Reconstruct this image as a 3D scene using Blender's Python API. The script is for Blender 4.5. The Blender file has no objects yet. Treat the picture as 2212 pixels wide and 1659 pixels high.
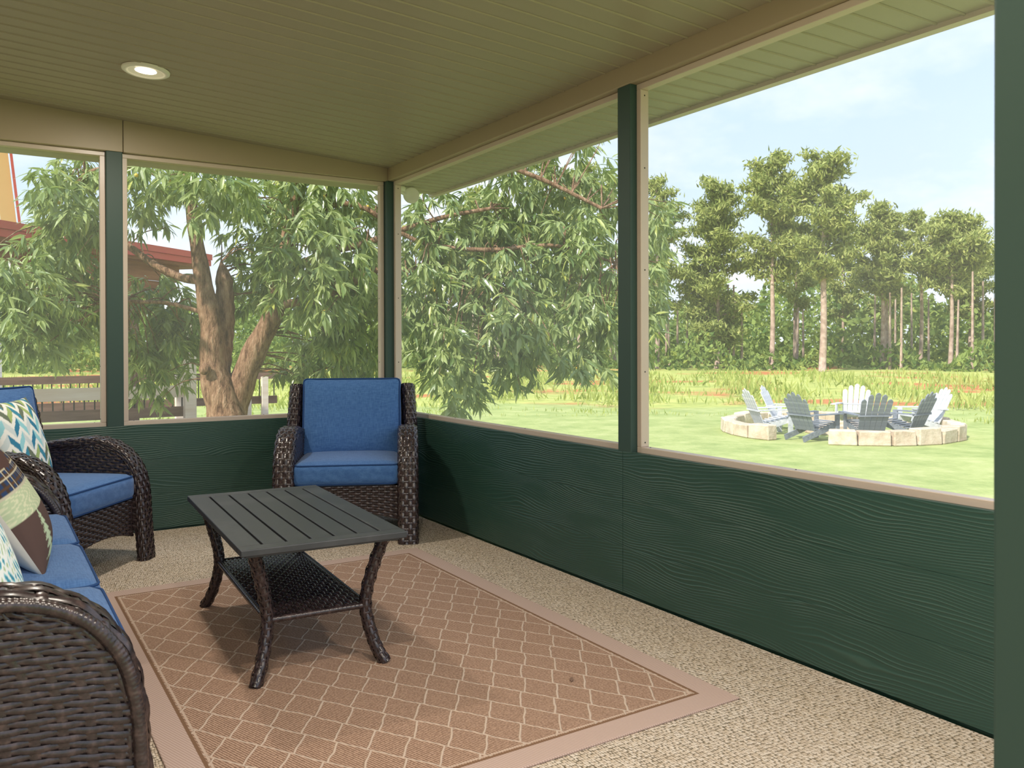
import bpy, math, random
import numpy as np
from mathutils import Vector, Matrix, Euler
random.seed(7); rng = np.random.default_rng(7)
SC = bpy.context.scene
COL = SC.collection

# ---------------------------------------------------------------- camera
F_PX, CX, CY = 1813.17, 1106.0, 756.18
YAW, PITCH, ROLL = 0.5643, -0.0067, -0.0028
CAM = np.array([-2.3705, -5.3332, 1.1])
FWD = np.array([math.sin(YAW) * math.cos(PITCH), math.cos(YAW) * math.cos(PITCH), math.sin(PITCH)])
_r = np.array([math.cos(YAW), -math.sin(YAW), 0.0]); _u = np.cross(_r, FWD)
RIGHT = math.cos(ROLL) * _r + math.sin(ROLL) * _u
UP = -math.sin(ROLL) * _r + math.cos(ROLL) * _u
cd = bpy.data.cameras.new('camera'); cam = bpy.data.objects.new('camera', cd); COL.objects.link(cam)
M = Matrix.Identity(4)
for i in range(3):
    M[i][0], M[i][1], M[i][2], M[i][3] = RIGHT[i], UP[i], -FWD[i], CAM[i]
cam.matrix_world = M
cd.sensor_fit = 'HORIZONTAL'; cd.sensor_width = 36.0
cd.lens = F_PX * 36.0 / 2212.0
cd.shift_x = (1106.0 - CX) / 2212.0
cd.shift_y = -(829.5 - CY) / 2212.0
cd.clip_start = 0.05; cd.clip_end = 600
cd.dof.use_dof = True; cd.dof.focus_distance = 4.6
cd.dof.aperture_fstop = (cd.lens / 1000.0) / 0.0026
SC.camera = cam

# ---------------------------------------------------------------- light and view
SKY_STRENGTH = 1.3
SUN_STRENGTH = 5.5
LAMP_POWER = 27.0
EXPOSURE = 0.12
SC.view_settings.view_transform = 'Standard'; SC.view_settings.look = 'None'
SC.view_settings.gamma = 1.0; SC.view_settings.exposure = EXPOSURE
SC.view_settings.use_curve_mapping = False


def lin(r, g, b):
    f = lambda c: c / 12.92 if c <= 0.04045 else ((c + 0.055) / 1.055) ** 2.4
    return (f(r / 255.0), f(g / 255.0), f(b / 255.0), 1.0)


class NT:
    """small helper around a node tree"""
    def __init__(s, tree):
        s.t = tree; s.n = tree.nodes; s.l = tree.links

    def new(s, kind, **kw):
        n = s.n.new(kind)
        for k, v in kw.items():
            if k == 'ins':
                for kk, vv in v.items():
                    s.put(n.inputs[kk], vv)
            else:
                setattr(n, k, v)
        return n

    def put(s, sock, v):
        if isinstance(v, bpy.types.NodeSocket):
            s.l.new(v, sock)
        else:
            sock.default_value = v

    def math(s, op, a, b=0.0, c=0.0, clamp=False):
        n = s.n.new('ShaderNodeMath'); n.operation = op; n.use_clamp = clamp
        for i, v in enumerate((a, b, c)):
            s.put(n.inputs[i], v)
        return n.outputs[0]

    def xyz(s, v):
        n = s.n.new('ShaderNodeSeparateXYZ'); s.put(n.inputs[0], v); return n.outputs

    def vec(s, x, y, z):
        n = s.n.new('ShaderNodeCombineXYZ')
        for i, v in enumerate((x, y, z)):
            s.put(n.inputs[i], v)
        return n.outputs[0]

    def noise(s, v, scale=5.0, detail=2.0, rough=0.5, dist=0.0):
        n = s.n.new('ShaderNodeTexNoise'); s.put(n.inputs['Vector'], v)
        n.inputs['Scale'].default_value = scale; n.inputs['Detail'].default_value = detail
        n.inputs['Roughness'].default_value = rough; n.inputs['Distortion'].default_value = dist
        return n.outputs['Fac']

    def ramp(s, fac, stops):
        n = s.n.new('ShaderNodeValToRGB'); s.put(n.inputs[0], fac)
        e = n.color_ramp.elements
        while len(e) < len(stops):
            e.new(0.5)
        for i, (p, c) in enumerate(stops):
            e[i].position = p; e[i].color = c if len(c) == 4 else (*c, 1)
        return n.outputs[0]

    def mix(s, fac, a, b, mode='MIX'):
        n = s.n.new('ShaderNodeMix'); n.data_type = 'RGBA'; n.blend_type = mode
        s.put(n.inputs[0], fac); s.put(n.inputs[6], a); s.put(n.inputs[7], b)
        return n.outputs[2]

    def bump(s, h, strength=0.3, dist=0.01):
        n = s.n.new('ShaderNodeBump'); s.put(n.inputs['Height'], h)
        n.inputs['Strength'].default_value = strength; n.inputs['Distance'].default_value = dist
        return n.outputs[0]


# sky: pale summer blue whitening towards the horizon with thin cloud
W = bpy.data.worlds.new('sky'); SC.world = W; W.use_nodes = True
w = NT(W.node_tree); w.n.clear()
gd = w.new('ShaderNodeTexCoord').outputs['Generated']
dx, dy, dz = w.xyz(gd)
el = w.math('MAXIMUM', dz, 0.0)
base = w.ramp(el, [(0.0, (0.80, 0.88, 0.96)), (0.16, (0.61, 0.75, 0.95)), (0.45, (0.48, 0.66, 0.93)), (1.0, (0.40, 0.59, 0.91))])
pz = w.math('ADD', el, 0.25)
cv = w.vec(w.math('DIVIDE', dx, pz), w.math('DIVIDE', dy, pz), 0.3)
cl = w.ramp(w.noise(cv, 1.6, 6.0, 0.6), [(0.42, (0, 0, 0)), (0.68, (1, 1, 1))])
clv = w.math('MULTIPLY', cl, 0.75)
col = w.mix(clv, base, (0.97, 0.98, 1.0, 1))
gnd = w.math('GREATER_THAN', dz, -0.004)
col = w.mix(gnd, (0.30, 0.34, 0.20, 1), col)
bg = w.new('ShaderNodeBackground'); w.put(bg.inputs[0], col); bg.inputs[1].default_value = SKY_STRENGTH
wo = w.new('ShaderNodeOutputWorld'); w.l.new(bg.outputs[0], wo.inputs[0])

sd = bpy.data.lights.new('sun', 'SUN'); sd.energy = SUN_STRENGTH; sd.angle = math.radians(1.2); sd.color = (1.0, 0.95, 0.86)
sun = bpy.data.objects.new('sun', sd); COL.objects.link(sun)
to_sun = Vector((-0.93, -0.30, 0.98)).normalized()
sun.rotation_euler = to_sun.to_track_quat('Z', 'Y').to_euler(); sun.location = (-20, 5, 30)


# ---------------------------------------------------------------- materials
def material(name, base, rough=0.6, spec=0.4, fn=None, metal=0.0, sheen=0.0):
    m = bpy.data.materials.new(name); m.use_nodes = True
    t = NT(m.node_tree); b = t.n['Principled BSDF']
    b.inputs['Base Color'].default_value = base if len(base) == 4 else (*base, 1)
    b.inputs['Roughness'].default_value = rough
    b.inputs['Specular IOR Level'].default_value = spec
    b.inputs['Metallic'].default_value = metal
    if sheen:
        b.inputs['Sheen Weight'].default_value = sheen; b.inputs['Sheen Roughness'].default_value = 0.5
    if fn:
        fn(t, b)
    return m


def pos(t):
    return t.new('ShaderNodeNewGeometry').outputs['Position']


def objco(t):
    return t.new('ShaderNodeTexCoord').outputs['Object']


def f_carpet(t, b):
    p = pos(t); x, y, z = t.xyz(p)
    a = math.radians(88)
    u = t.math('ADD', t.math('MULTIPLY', x, math.cos(a)), t.math('MULTIPLY', y, math.sin(a)))
    v = t.math('ADD', t.math('MULTIPLY', x, -math.sin(a)), t.math('MULTIPLY', y, math.cos(a)))
    vo = t.new('ShaderNodeTexVoronoi'); vo.inputs['Scale'].default_value = 1.0; vo.inputs['Randomness'].default_value = 0.42
    t.put(vo.inputs['Vector'], t.vec(t.math('MULTIPLY', u, 78.0), t.math('MULTIPLY', v, 132.0), 0.0))
    d = vo.outputs['Distance']
    big = t.noise(p, 2.2, 3.0)
    rnd = t.xyz(vo.outputs['Color'])[0]
    loop = t.ramp(rnd, [(0.0, lin(206, 188, 166)), (0.5, lin(222, 206, 188)), (1.0, lin(234, 221, 206))])
    gap = t.ramp(d, [(0.42, (0, 0, 0)), (0.66, (1, 1, 1))])
    c = t.mix(gap, loop, lin(100, 92, 76))
    c = t.mix(t.math('MULTIPLY', big, 0.3), c, lin(192, 168, 142), 'MIX')
    t.put(b.inputs['Base Color'], c)
    t.put(b.inputs['Normal'], t.bump(t.math('SUBTRACT', 1.0, d), 0.8, 0.006))


def f_rug(t, b):
    p = objco(t); x, y, z = t.xyz(p)           # object origin at the rug's outer front corner of the wall side
    ax = t.math('ABSOLUTE', x); ay = t.math('ABSOLUTE', y)
    # distance to the rug's edge
    ex = t.math('SUBTRACT', 0.79, ax); ey = t.math('SUBTRACT', 1.14, ay)
    e = t.math('MINIMUM', ex, ey)
    wob = t.math('MULTIPLY', t.math('SUBTRACT', t.noise(p, 14.0, 3.0), 0.5), 0.16)
    a1 = t.math('ADD', t.math('DIVIDE', x, 0.123), t.math('DIVIDE', y, 0.186))
    a2 = t.math('SUBTRACT', t.math('DIVIDE', x, 0.123), t.math('DIVIDE', y, 0.186))
    st = t.math('MULTIPLY', t.math('SUBTRACT', t.math('FRACT', t.math('MULTIPLY', t.math('FLOOR', a1), 0.5)), 0.25), 0.22)
    def line(a):
        f = t.math('FRACT', t.math('ADD', a, wob))
        return t.math('ABSOLUTE', t.math('SUBTRACT', f, 0.5))
    l1 = line(a1); l2 = line(t.math('ADD', a2, st))
    near = t.math('MAXIMUM', l1, l2)
    lat = t.math('MULTIPLY', t.ramp(near, [(0.458, (0, 0, 0)), (0.484, (1, 1, 1))]), t.math('GREATER_THAN', e, 0.096))
    # the fine knotted ribs of the pile
    rib = t.math('SINE', t.math('MULTIPLY', t.math('ADD', x, t.math('MULTIPLY', y, 0.35)), 780.0))
    pile = t.math('ADD', t.math('MULTIPLY', rib, 0.32), t.math('MULTIPLY', t.math('SUBTRACT', t.noise(p, 170.0, 2.0), 0.5), 1.1))
    pile = t.math('ADD', pile, 0.5)
    tone = t.noise(p, 3.0, 4.0)
    field = t.ramp(pile, [(0.15, lin(110, 84, 70)), (0.5, lin(160, 128, 108)), (0.85, lin(204, 172, 150))])
    field = t.mix(t.math('MULTIPLY', tone, 0.4), field, lin(154, 124, 102))
    field = t.mix(lat, field, lin(204, 182, 164))
    brd = t.ramp(t.math('ADD', t.math('MULTIPLY', rib, 0.5), 0.5), [(0.0, lin(176, 150, 138)), (1.0, lin(200, 176, 164))])
    c = t.mix(t.math('GREATER_THAN', e, 0.086), brd, field)
    s1 = t.math('MULTIPLY', t.math('GREATER_THAN', e, 0.086), t.math('LESS_THAN', e, 0.096))
    s2 = t.math('MULTIPLY', t.math('GREATER_THAN', e, 0.100), t.math('LESS_THAN', e, 0.107))
    c = t.mix(s1, c, lin(128, 98, 76)); c = t.mix(s2, c, lin(196, 172, 154))
    t.put(b.inputs['Base Color'], c)
    h = t.math('ADD', t.math('MULTIPLY', pile, 0.4), t.math('MULTIPLY', lat, 1.2))
    t.put(b.inputs['Normal'], t.bump(h, 0.6, 0.003))


def f_siding(t, b):
    p = pos(t); x, y, z = t.xyz(p)
    l = t.math('ADD', x, y)
    plank = t.math('FLOOR', t.math('DIVIDE', z, 0.211))
    n1 = t.noise(t.vec(t.math('MULTIPLY', l, 1.3), t.math('MULTIPLY', plank, 3.7), t.math('MULTIPLY', z, 4.5)), 1.0, 2.0, 0.45)
    n2 = t.noise(t.vec(t.math('MULTIPLY', l, 5.0), t.math('MULTIPLY', plank, 1.7), t.math('MULTIPLY', z, 16.0)), 1.0, 2.0)
    ph = t.math('ADD', t.math('MULTIPLY', z, 540.0), t.math('ADD', t.math('MULTIPLY', n1, 88.0), t.math('MULTIPLY', n2, 4.0)))
    s = t.math('SINE', ph)
    am = t.ramp(t.noise(t.vec(t.math('MULTIPLY', l, 2.0), 0.0, t.math('MULTIPLY', z, 11.0)), 1.0, 2.0), [(0.35, (0.15, 0.15, 0.15)), (0.65, (1, 1, 1))])
    rdg = t.math('MULTIPLY', t.math('POWER', t.math('ADD', t.math('MULTIPLY', s, 0.5), 0.5), 4.0), am)
    pt = t.noise(p, 1.3, 3.0)
    c = t.mix(pt, lin(38, 67, 58), lin(46, 78, 69))
    c = t.mix(t.math('MULTIPLY', rdg, 0.34), c, lin(86, 116, 104))
    wear = t.ramp(t.noise(t.vec(t.math('MULTIPLY', l, 1.6), 2.0, t.math('MULTIPLY', z, 14.0)), 1.0, 4.0, 0.7), [(0.70, (0, 0, 0)), (0.86, (1, 1, 1))])
    c = t.mix(t.math('MULTIPLY', wear, 0.45), c, lin(64, 60, 48))
    t.put(b.inputs['Base Color'], c)
    t.put(b.inputs['Normal'], t.bump(rdg, 0.5, 0.005))


def f_fabric(c1, c2, scale=1.0):
    def f(t, b):
        p = objco(t); x, y, z = t.xyz(p)
        n = t.noise(t.vec(t.math('MULTIPLY', x, 260 * scale), t.math('MULTIPLY', y, 30 * scale), t.math('MULTIPLY', z, 260 * scale)), 1.0, 2.0)
        m = t.noise(t.vec(t.math('MULTIPLY', x, 30 * scale), t.math('MULTIPLY', y, 260 * scale), t.math('MULTIPLY', z, 40 * scale)), 1.0, 2.0)
        f = t.math('MULTIPLY', t.math('ADD', n, m), 0.5)
        c = t.ramp(f, [(0.30, c1), (0.70, c2)])
        t.put(b.inputs['Base Color'], c)
        wr = t.noise(p, 7.0, 2.0)
        t.put(b.inputs['Normal'], t.bump(t.math('ADD', t.math('MULTIPLY', f, 0.25), wr), 0.35, 0.012))
    return f


def f_wood(c1, c2, sc=(1.5, 14, 14)):
    def f(t, b):
        p = objco(t); x, y, z = t.xyz(p)
        n = t.noise(t.vec(t.math('MULTIPLY', x, sc[0]), t.math('MULTIPLY', y, sc[1]), t.math('MULTIPLY', z, sc[2])), 1.0, 4.0, 0.6)
        t.put(b.inputs['Base Color'], t.ramp(n, [(0.3, c1), (0.7, c2)]))
        t.put(b.inputs['Normal'], t.bump(n, 0.25, 0.006))
    return f


def f_wicker(t, b):
    p = objco(t)
    n = t.noise(p, 60.0, 2.0)
    t.put(b.inputs['Base Color'], t.ramp(n, [(0.3, lin(38, 30, 32)), (0.55, lin(57, 45, 46)), (0.75, lin(84, 68, 66))]))


def f_bark(t, b):
    p = pos(t); x, y, z = t.xyz(p)
    n = t.noise(t.vec(t.math('MULTIPLY', x, 26.0), t.math('MULTIPLY', y, 26.0), t.math('MULTIPLY', z, 7.0)), 1.0, 5.0, 0.65)
    t.put(b.inputs['Base Color'], t.ramp(n, [(0.32, lin(92, 66, 50)), (0.5, lin(156, 122, 96)), (0.72, lin(196, 164, 136))]))
    t.put(b.inputs['Normal'], t.bump(n, 1.0, 0.05))


def f_pinebark(t, b):
    p = pos(t)
    n = t.noise(p, 3.0, 4.0)
    t.put(b.inputs['Base Color'], t.ramp(n, [(0.3, lin(150, 126, 112)), (0.7, lin(206, 182, 166))]))


def f_leaf(c1, c2, c3, gloss_back=0.35):
    def f(t, b):
        a = t.new('ShaderNodeAttribute', attribute_name='tint').outputs['Fac']
        o = t.new('ShaderNodeObjectInfo').outputs['Random']
        r = t.math('FRACT', t.math('ADD', a, t.math('MULTIPLY', o, 0.35)))
        c = t.ramp(r, [(0.0, c1), (0.6, c2), (0.93, c2), (1.0, c3)])
        t.put(b.inputs['Base Color'], c)
        tr = t.new('ShaderNodeBsdfTranslucent'); t.put(tr.inputs[0], t.mix(0.5, c, (0.32, 0.42, 0.06, 1)))
        mx = t.new('ShaderNodeMixShader'); mx.inputs[0].default_value = gloss_back
        t.l.new(b.outputs[0], mx.inputs[1]); t.l.new(tr.outputs[0], mx.inputs[2])
        t.l.new(mx.outputs[0], t.n['Material Output'].inputs[0])
    return f


def f_ground(t, b):
    p = pos(t); x, y, z = t.xyz(p)
    d = t.math('ADD', t.math('MULTIPLY', x, float(FWD[0])), t.math('MULTIPLY', y, float(FWD[1])))   # metres away from the house
    n = t.noise(p, 0.22, 4.0); n2 = t.noise(p, 1.7, 5.0, 0.65); n3 = t.noise(p, 14.0, 3.0)
    lawn = t.ramp(n2, [(0.3, lin(140, 158, 92)), (0.55, lin(172, 182, 116)), (0.75, lin(192, 194, 136))])
    lawn = t.mix(t.math('MULTIPLY', n3, 0.35), lawn, lin(150, 160, 100))
    weed = t.ramp(n2, [(0.3, lin(150, 164, 88)), (0.6, lin(190, 192, 112)), (0.8, lin(212, 202, 130))])
    soil = t.ramp(n3, [(0.3, lin(176, 98, 62)), (0.7, lin(206, 132, 92))])
    e = t.math('ADD', d, t.math('MULTIPLY', t.math('SUBTRACT', n, 0.5), 9.0))
    field = t.ramp(t.math('DIVIDE', e, 60.0), [(0.335, (0, 0, 0)), (0.36, (1, 1, 1))])
    bare = t.ramp(t.noise(t.vec(t.math('MULTIPLY', x, 0.16), t.math('MULTIPLY', y, 0.16), 4.2), 1.0, 3.0), [(0.55, (0, 0, 0)), (0.62, (1, 1, 1))])
    c = t.mix(t.math('MULTIPLY', bare, 0.9), weed, soil)
    c = t.mix(field, lawn, c)
    t.put(b.inputs['Base Color'], c)
    t.put(b.inputs['Normal'], t.bump(n3, 0.5, 0.05))


def f_stone(t, b):
    p = pos(t)
    r = t.new('ShaderNodeObjectInfo').outputs['Random']
    n = t.noise(p, 4.0, 5.0, 0.65)
    c = t.ramp(n, [(0.3, lin(196, 176, 154)), (0.7, lin(238, 224, 204))])
    c = t.mix(t.math('MULTIPLY', r, 0.4), c, lin(166, 134, 108))
    t.put(b.inputs['Base Color'], c)
    t.put(b.inputs['Normal'], t.bump(n, 0.8, 0.05))


def f_attr(t, b):
    t.put(b.inputs['Base Color'], t.new('ShaderNodeAttribute', attribute_name='print').outputs['Color'])
    p = objco(t)
    t.put(b.inputs['Normal'], t.bump(t.noise(p, 9.0, 3.0), 0.4, 0.012))


def f_vinyl(c1, c2):
    def f(t, b):
        p = pos(t)
        t.put(b.inputs['Base Color'], t.mix(t.noise(p, 1.1, 3.0), c1, c2))
        t.put(b.inputs['Normal'], t.bump(t.noise(p, 60.0, 2.0), 0.05, 0.002))
    return f


MT = {}
MT['carpet'] = material('berber_carpet', lin(200, 184, 154), 0.95, 0.1, f_carpet)
MT['rug'] = material('woven_rug', lin(170, 134, 104), 0.9, 0.15, f_rug)
MT['siding'] = material('green_siding', lin(34, 72, 60), 0.42, 0.5, f_siding)
MT['green'] = material('green_paint', lin(40, 66, 56), 0.5, 0.4, f_vinyl(lin(46, 68, 62), lin(56, 78, 72)))
MT['tan'] = material('tan_vinyl', lin(182, 168, 126), 0.42, 0.4, f_vinyl(lin(160, 144, 120), lin(170, 154, 130)))
MT['ceil'] = material('tan_ceiling_vinyl', lin(178, 166, 122), 0.38, 0.45, f_vinyl(lin(156, 145, 125), lin(164, 153, 133)))
MT['groove'] = material('dark_joint', lin(60, 54, 40), 0.9, 0.1)
MT['frame'] = material('screen_frame', lin(196, 178, 162), 0.32, 0.5, f_vinyl(lin(188, 170, 154), lin(206, 190, 176)))
MT['metal'] = material('charcoal_metal', lin(62, 63, 66), 0.42, 0.5, lambda t, b: t.put(b.inputs['Base Color'], t.mix(t.ramp(t.noise(objco(t), 6.0, 5.0, 0.6), [(0.5, (0, 0, 0)), (0.8, (0.6, 0.6, 0.6))]), lin(58, 60, 64), lin(92, 92, 94))))
MT['wicker'] = material('brown_wicker', lin(58, 42, 38), 0.27, 0.7, f_wicker)
MT['wicker_core'] = material('wicker_core', lin(14, 10, 10), 0.9, 0.1)
MT['blue'] = material('blue_fabric', lin(66, 98, 148), 0.9, 0.15, f_fabric(lin(52, 90, 144), lin(86, 126, 180)), sheen=0.2)
MT['piping'] = material('blue_piping', lin(40, 70, 118), 0.85, 0.2)
MT['white'] = material('white_enamel', lin(236, 230, 220), 0.4, 0.4)
MT['screw'] = material('screw_metal', lin(70, 66, 62), 0.4, 0.5, metal=0.6)
MT['leaf'] = material('evergreen_leaf', lin(92, 124, 62), 0.30, 0.75, f_leaf(lin(110, 136, 80), lin(174, 188, 122), lin(206, 208, 108), 0.38))
MT['pine'] = material('pine_needles', lin(92, 116, 56), 0.7, 0.2, f_leaf(lin(130, 148, 84), lin(194, 200, 124), lin(214, 212, 136), 0.38))
MT['woods'] = material('woods_leaves', lin(92, 120, 56), 0.8, 0.15, f_leaf(lin(82, 112, 60), lin(148, 166, 92), lin(186, 194, 104), 0.30))
MT['weed'] = material('weed_blades', lin(160, 176, 80), 0.8, 0.15, f_leaf(lin(158, 176, 90), lin(200, 206, 122), lin(220, 212, 140), 0.4))
MT['bark'] = material('tree_bark', lin(150, 116, 86), 0.9, 0.1, f_bark)
MT['pinebark'] = material('pine_bark', lin(150, 124, 106), 0.9, 0.1, f_pinebark)
MT['fruit'] = material('yellow_fruit', lin(206, 176, 64), 0.5, 0.4, lambda t, b: t.put(b.inputs['Base Color'], t.mix(t.noise(objco(t), 30.0, 2.0), lin(198, 158, 54), lin(214, 192, 84))))
MT['ground'] = material('ground_cover', lin(150, 170, 90), 0.95, 0.05, f_ground)
MT['stone'] = material('cut_stone', lin(210, 188, 160), 0.9, 0.1, f_stone)
MT['chairwood'] = material('weathered_white_wood', lin(206, 208, 212), 0.8, 0.2, f_wood(lin(178, 182, 190), lin(222, 222, 224)))
MT['chairgrey'] = material('grey_wood', lin(128, 136, 146), 0.8, 0.2, f_wood(lin(104, 112, 124), lin(146, 152, 160)))
MT['deckdark'] = material('weathered_deck_wood', lin(128, 102, 88), 0.85, 0.15, f_wood(lin(104, 82, 70), lin(150, 122, 106)))
MT['decklight'] = material('fresh_deck_wood', lin(206, 184, 158), 0.8, 0.2, f_wood(lin(226, 206, 182), lin(244, 232, 214)))
MT['balu'] = material('black_baluster', lin(50, 50, 48), 0.5, 0.4)
MT['redroof'] = material('red_metal', lin(158, 62, 50), 0.5, 0.4, f_vinyl(lin(182, 70, 56), lin(200, 84, 66)))
MT['beamwood'] = material('brown_beam_wood', lin(112, 76, 54), 0.8, 0.2, f_wood(lin(120, 80, 58), lin(164, 116, 86)))
MT['yellow'] = material('yellow_boards', lin(216, 178, 110), 0.7, 0.3, f_vinyl(lin(206, 164, 96), lin(222, 186, 122)))
MT['white_siding'] = material('white_boards', lin(226, 228, 228), 0.6, 0.3, f_vinyl(lin(216, 220, 222), lin(232, 232, 230)))
MT['print'] = material('printed_cotton', (0.8, 0.8, 0.8, 1), 0.9, 0.1, f_attr)
MT['housewall'] = material('house_siding', lin(206, 196, 172), 0.7, 0.3, f_vinyl(lin(198, 188, 164), lin(212, 202, 180)))

m = bpy.data.materials.new('insect_screen'); m.use_nodes = True
t = NT(m.node_tree); t.n.clear()
tp = t.new('ShaderNodeBsdfTransparent'); df = t.new('ShaderNodeBsdfDiffuse'); df.inputs[0].default_value = (0.62, 0.62, 0.60, 1)
tl = t.new('ShaderNodeBsdfTranslucent'); tl.inputs[0].default_value = (0.62, 0.62, 0.60, 1)
m1 = t.new('ShaderNodeMixShader'); m1.inputs[0].default_value = 0.5; t.l.new(df.outputs[0], m1.inputs[1]); t.l.new(tl.outputs[0], m1.inputs[2])
m2 = t.new('ShaderNodeMixShader')
haze = t.ramp(t.noise(pos(t), 1.3, 3.0), [(0.3, (0.13, 0.13, 0.13)), (0.75, (0.23, 0.23, 0.23))])  # whitish haze over the view, put into the mesh as an uneven diffuse share
t.put(m2.inputs[0], haze)
t.l.new(tp.outputs[0], m2.inputs[1]); t.l.new(m1.outputs[0], m2.inputs[2])
ou = t.new('ShaderNodeOutputMaterial'); t.l.new(m2.outputs[0], ou.inputs[0])
MT['screen'] = m

m = bpy.data.materials.new('lit_bulb'); m.use_nodes = True
t = NT(m.node_tree); t.n.clear()
em = t.new('ShaderNodeEmission'); em.inputs[0].default_value = (1.0, 0.86, 0.62, 1); em.inputs[1].default_value = 14.0
ou = t.new('ShaderNodeOutputMaterial'); t.l.new(em.outputs[0], ou.inputs[0])
MT['bulb'] = m


# ---------------------------------------------------------------- mesh helpers
class MB:
    """collects vertices and faces, then links them as one mesh object"""
    def __init__(s):
        s.v = []; s.f = []; s.n = 0; s.at = []

    def add(s, verts, faces, tint=0.5):
        verts = np.asarray(verts, float).reshape(-1, 3)
        s.v.append(verts)
        for f in faces:
            s.f.append(np.asarray(f, np.int64) + s.n)
        k = len(verts); s.n += k
        s.at.append(np.broadcast_to(np.asarray(tint, float), (k,)))
        return s

    def box(s, lo, hi):
        x0, y0, z0 = lo; x1, y1, z1 = hi
        v = [(x0, y0, z0), (x1, y0, z0), (x1, y1, z0), (x0, y1, z0), (x0, y0, z1), (x1, y0, z1), (x1, y1, z1), (x0, y1, z1)]
        return s.add(v, [np.array([(0, 3, 2, 1), (4, 5, 6, 7), (0, 1, 5, 4), (1, 2, 6, 5), (2, 3, 7, 6), (3, 0, 4, 7)])])

    def bar(s, a, b, w, h, up=(0, 0, 1)):
        """a rectangular bar from a to b, w across and h along up"""
        a = np.array(a, float); b = np.array(b, float); d = b - a; d /= np.linalg.norm(d)
        up = np.array(up, float); sx = np.cross(d, up); sx /= np.linalg.norm(sx); uz = np.cross(sx, d)
        v = []
        for p in (a, b):
            for i, j in ((-1, -1), (1, -1), (1, 1), (-1, 1)):
                v.append(p + sx * i * w / 2 + uz * j * h / 2)
        return s.add(v, [np.array([(0, 1, 2, 3), (7, 6, 5, 4), (0, 4, 5, 1), (1, 5, 6, 2), (2, 6, 7, 3), (3, 7, 4, 0)])])

    def grid(s, P, close_u=False, close_v=False, tint=0.5):
        """P: array (nu, nv, 3)"""
        nu, nv = P.shape[:2]
        iu = np.arange(nu if close_u else nu - 1); iv = np.arange(nv if close_v else nv - 1)
        a, b = np.meshgrid(iu, iv, indexing='ij'); a = a.ravel(); b = b.ravel()
        a2 = (a + 1) % nu; b2 = (b + 1) % nv
        q = np.stack([a * nv + b, a2 * nv + b, a2 * nv + b2, a * nv + b2], -1)
        return s.add(P.reshape(-1, 3), [q], tint)

    def tube(s, path, rad, seg=10, caps=True):
        path = np.asarray(path, float); n = len(path)
        rad = np.broadcast_to(np.asarray(rad, float), (n,))
        T = np.gradient(path, axis=0); T /= np.linalg.norm(T, axis=1)[:, None] + 1e-12
        ref = np.array([0.0, 0, 1]) if abs(T[0, 2]) < 0.9 else np.array([1.0, 0, 0])
        X = np.cross(T[0], ref); X /= np.linalg.norm(X)
        an = np.linspace(0, 2 * math.pi, seg, endpoint=False)
        R = np.zeros((n, seg, 3))
        for i in range(n):
            X = X - T[i] * (X @ T[i]); X /= np.linalg.norm(X); Y = np.cross(T[i], X)
            R[i] = path[i] + rad[i] * (np.cos(an)[:, None] * X + np.sin(an)[:, None] * Y)
        base = s.n
        s.grid(R, close_v=True)
        if caps:
            s.add(np.stack([path[0], path[-1]]), [])
            c0 = s.n - 2
            k = np.arange(seg); k2 = (k + 1) % seg
            s.f.append(np.stack([np.full(seg, c0), base + k2, base + k], -1))
            s.f.append(np.stack([np.full(seg, c0 + 1), base + (n - 1) * seg + k, base + (n - 1) * seg + k2], -1))
        return s

    def lathe(s, prof, seg=24, origin=(0, 0, 0)):
        prof = np.asarray(prof, float)
        an = np.linspace(0, 2 * math.pi, seg, endpoint=False)
        P = np.zeros((len(prof), seg, 3))
        P[:, :, 0] = prof[:, :1] * np.cos(an); P[:, :, 1] = prof[:, :1] * np.sin(an); P[:, :, 2] = prof[:, 1:2]
        return s.grid(P + np.array(origin), close_v=True)

    def mesh(s, name, smooth=False, tint=False):
        me = bpy.data.meshes.new(name)
        V = np.concatenate(s.v) if s.v else np.zeros((0, 3))
        lens = []; loops = []
        for f in s.f:
            f = np.atleast_2d(f)
            lens.append(np.full(len(f), f.shape[1])); loops.append(f.ravel())
        lens = np.concatenate(lens); loops = np.concatenate(loops)
        me.vertices.add(len(V)); me.vertices.foreach_set('co', V.ravel())
        me.loops.add(len(loops)); me.loops.foreach_set('vertex_index', loops.astype(np.int32))
        me.polygons.add(len(lens))
        st = np.concatenate([[0], np.cumsum(lens)[:-1]])
        me.polygons.foreach_set('loop_start', st.astype(np.int32))
        me.polygons.foreach_set('loop_total', lens.astype(np.int32))
        me.polygons.foreach_set('use_smooth', np.full(len(lens), bool(smooth)))
        if tint:
            at = me.attributes.new('tint', 'FLOAT', 'POINT')
            at.data.foreach_set('value', np.concatenate(s.at))
        me.update(calc_edges=True); me.validate()
        return me

    def obj(s, name, mat, parent=None, smooth=False, tint=False):
        me = s.mesh(name, smooth, tint); me.materials.append(MT[mat])
        return link(name, me, parent)


def link(name, me, parent=None):
    o = bpy.data.objects.new(name, me); COL.objects.link(o)
    if parent is not None:
        o.parent = parent
    return o


def bevel(o, wdt=0.004, seg=2):
    b = o.modifiers.new('bevel', 'BEVEL'); b.width = wdt; b.segments = seg; b.limit_method = 'ANGLE'
    return o


def empty(name, loc=(0, 0, 0), rz=0.0, parent=None):
    o = bpy.data.objects.new(name, None); COL.objects.link(o); o.location = loc; o.rotation_euler = (0, 0, rz)
    o.empty_display_size = 0.1
    if parent is not None:
        o.parent = parent
    return o


def tag(o, label=None, cat=None, group=None, kind=None):
    if label: o['label'] = label
    if cat: o['category'] = cat
    if group: o['group'] = group
    if kind: o['kind'] = kind
    return o


KIDS = {}


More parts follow.
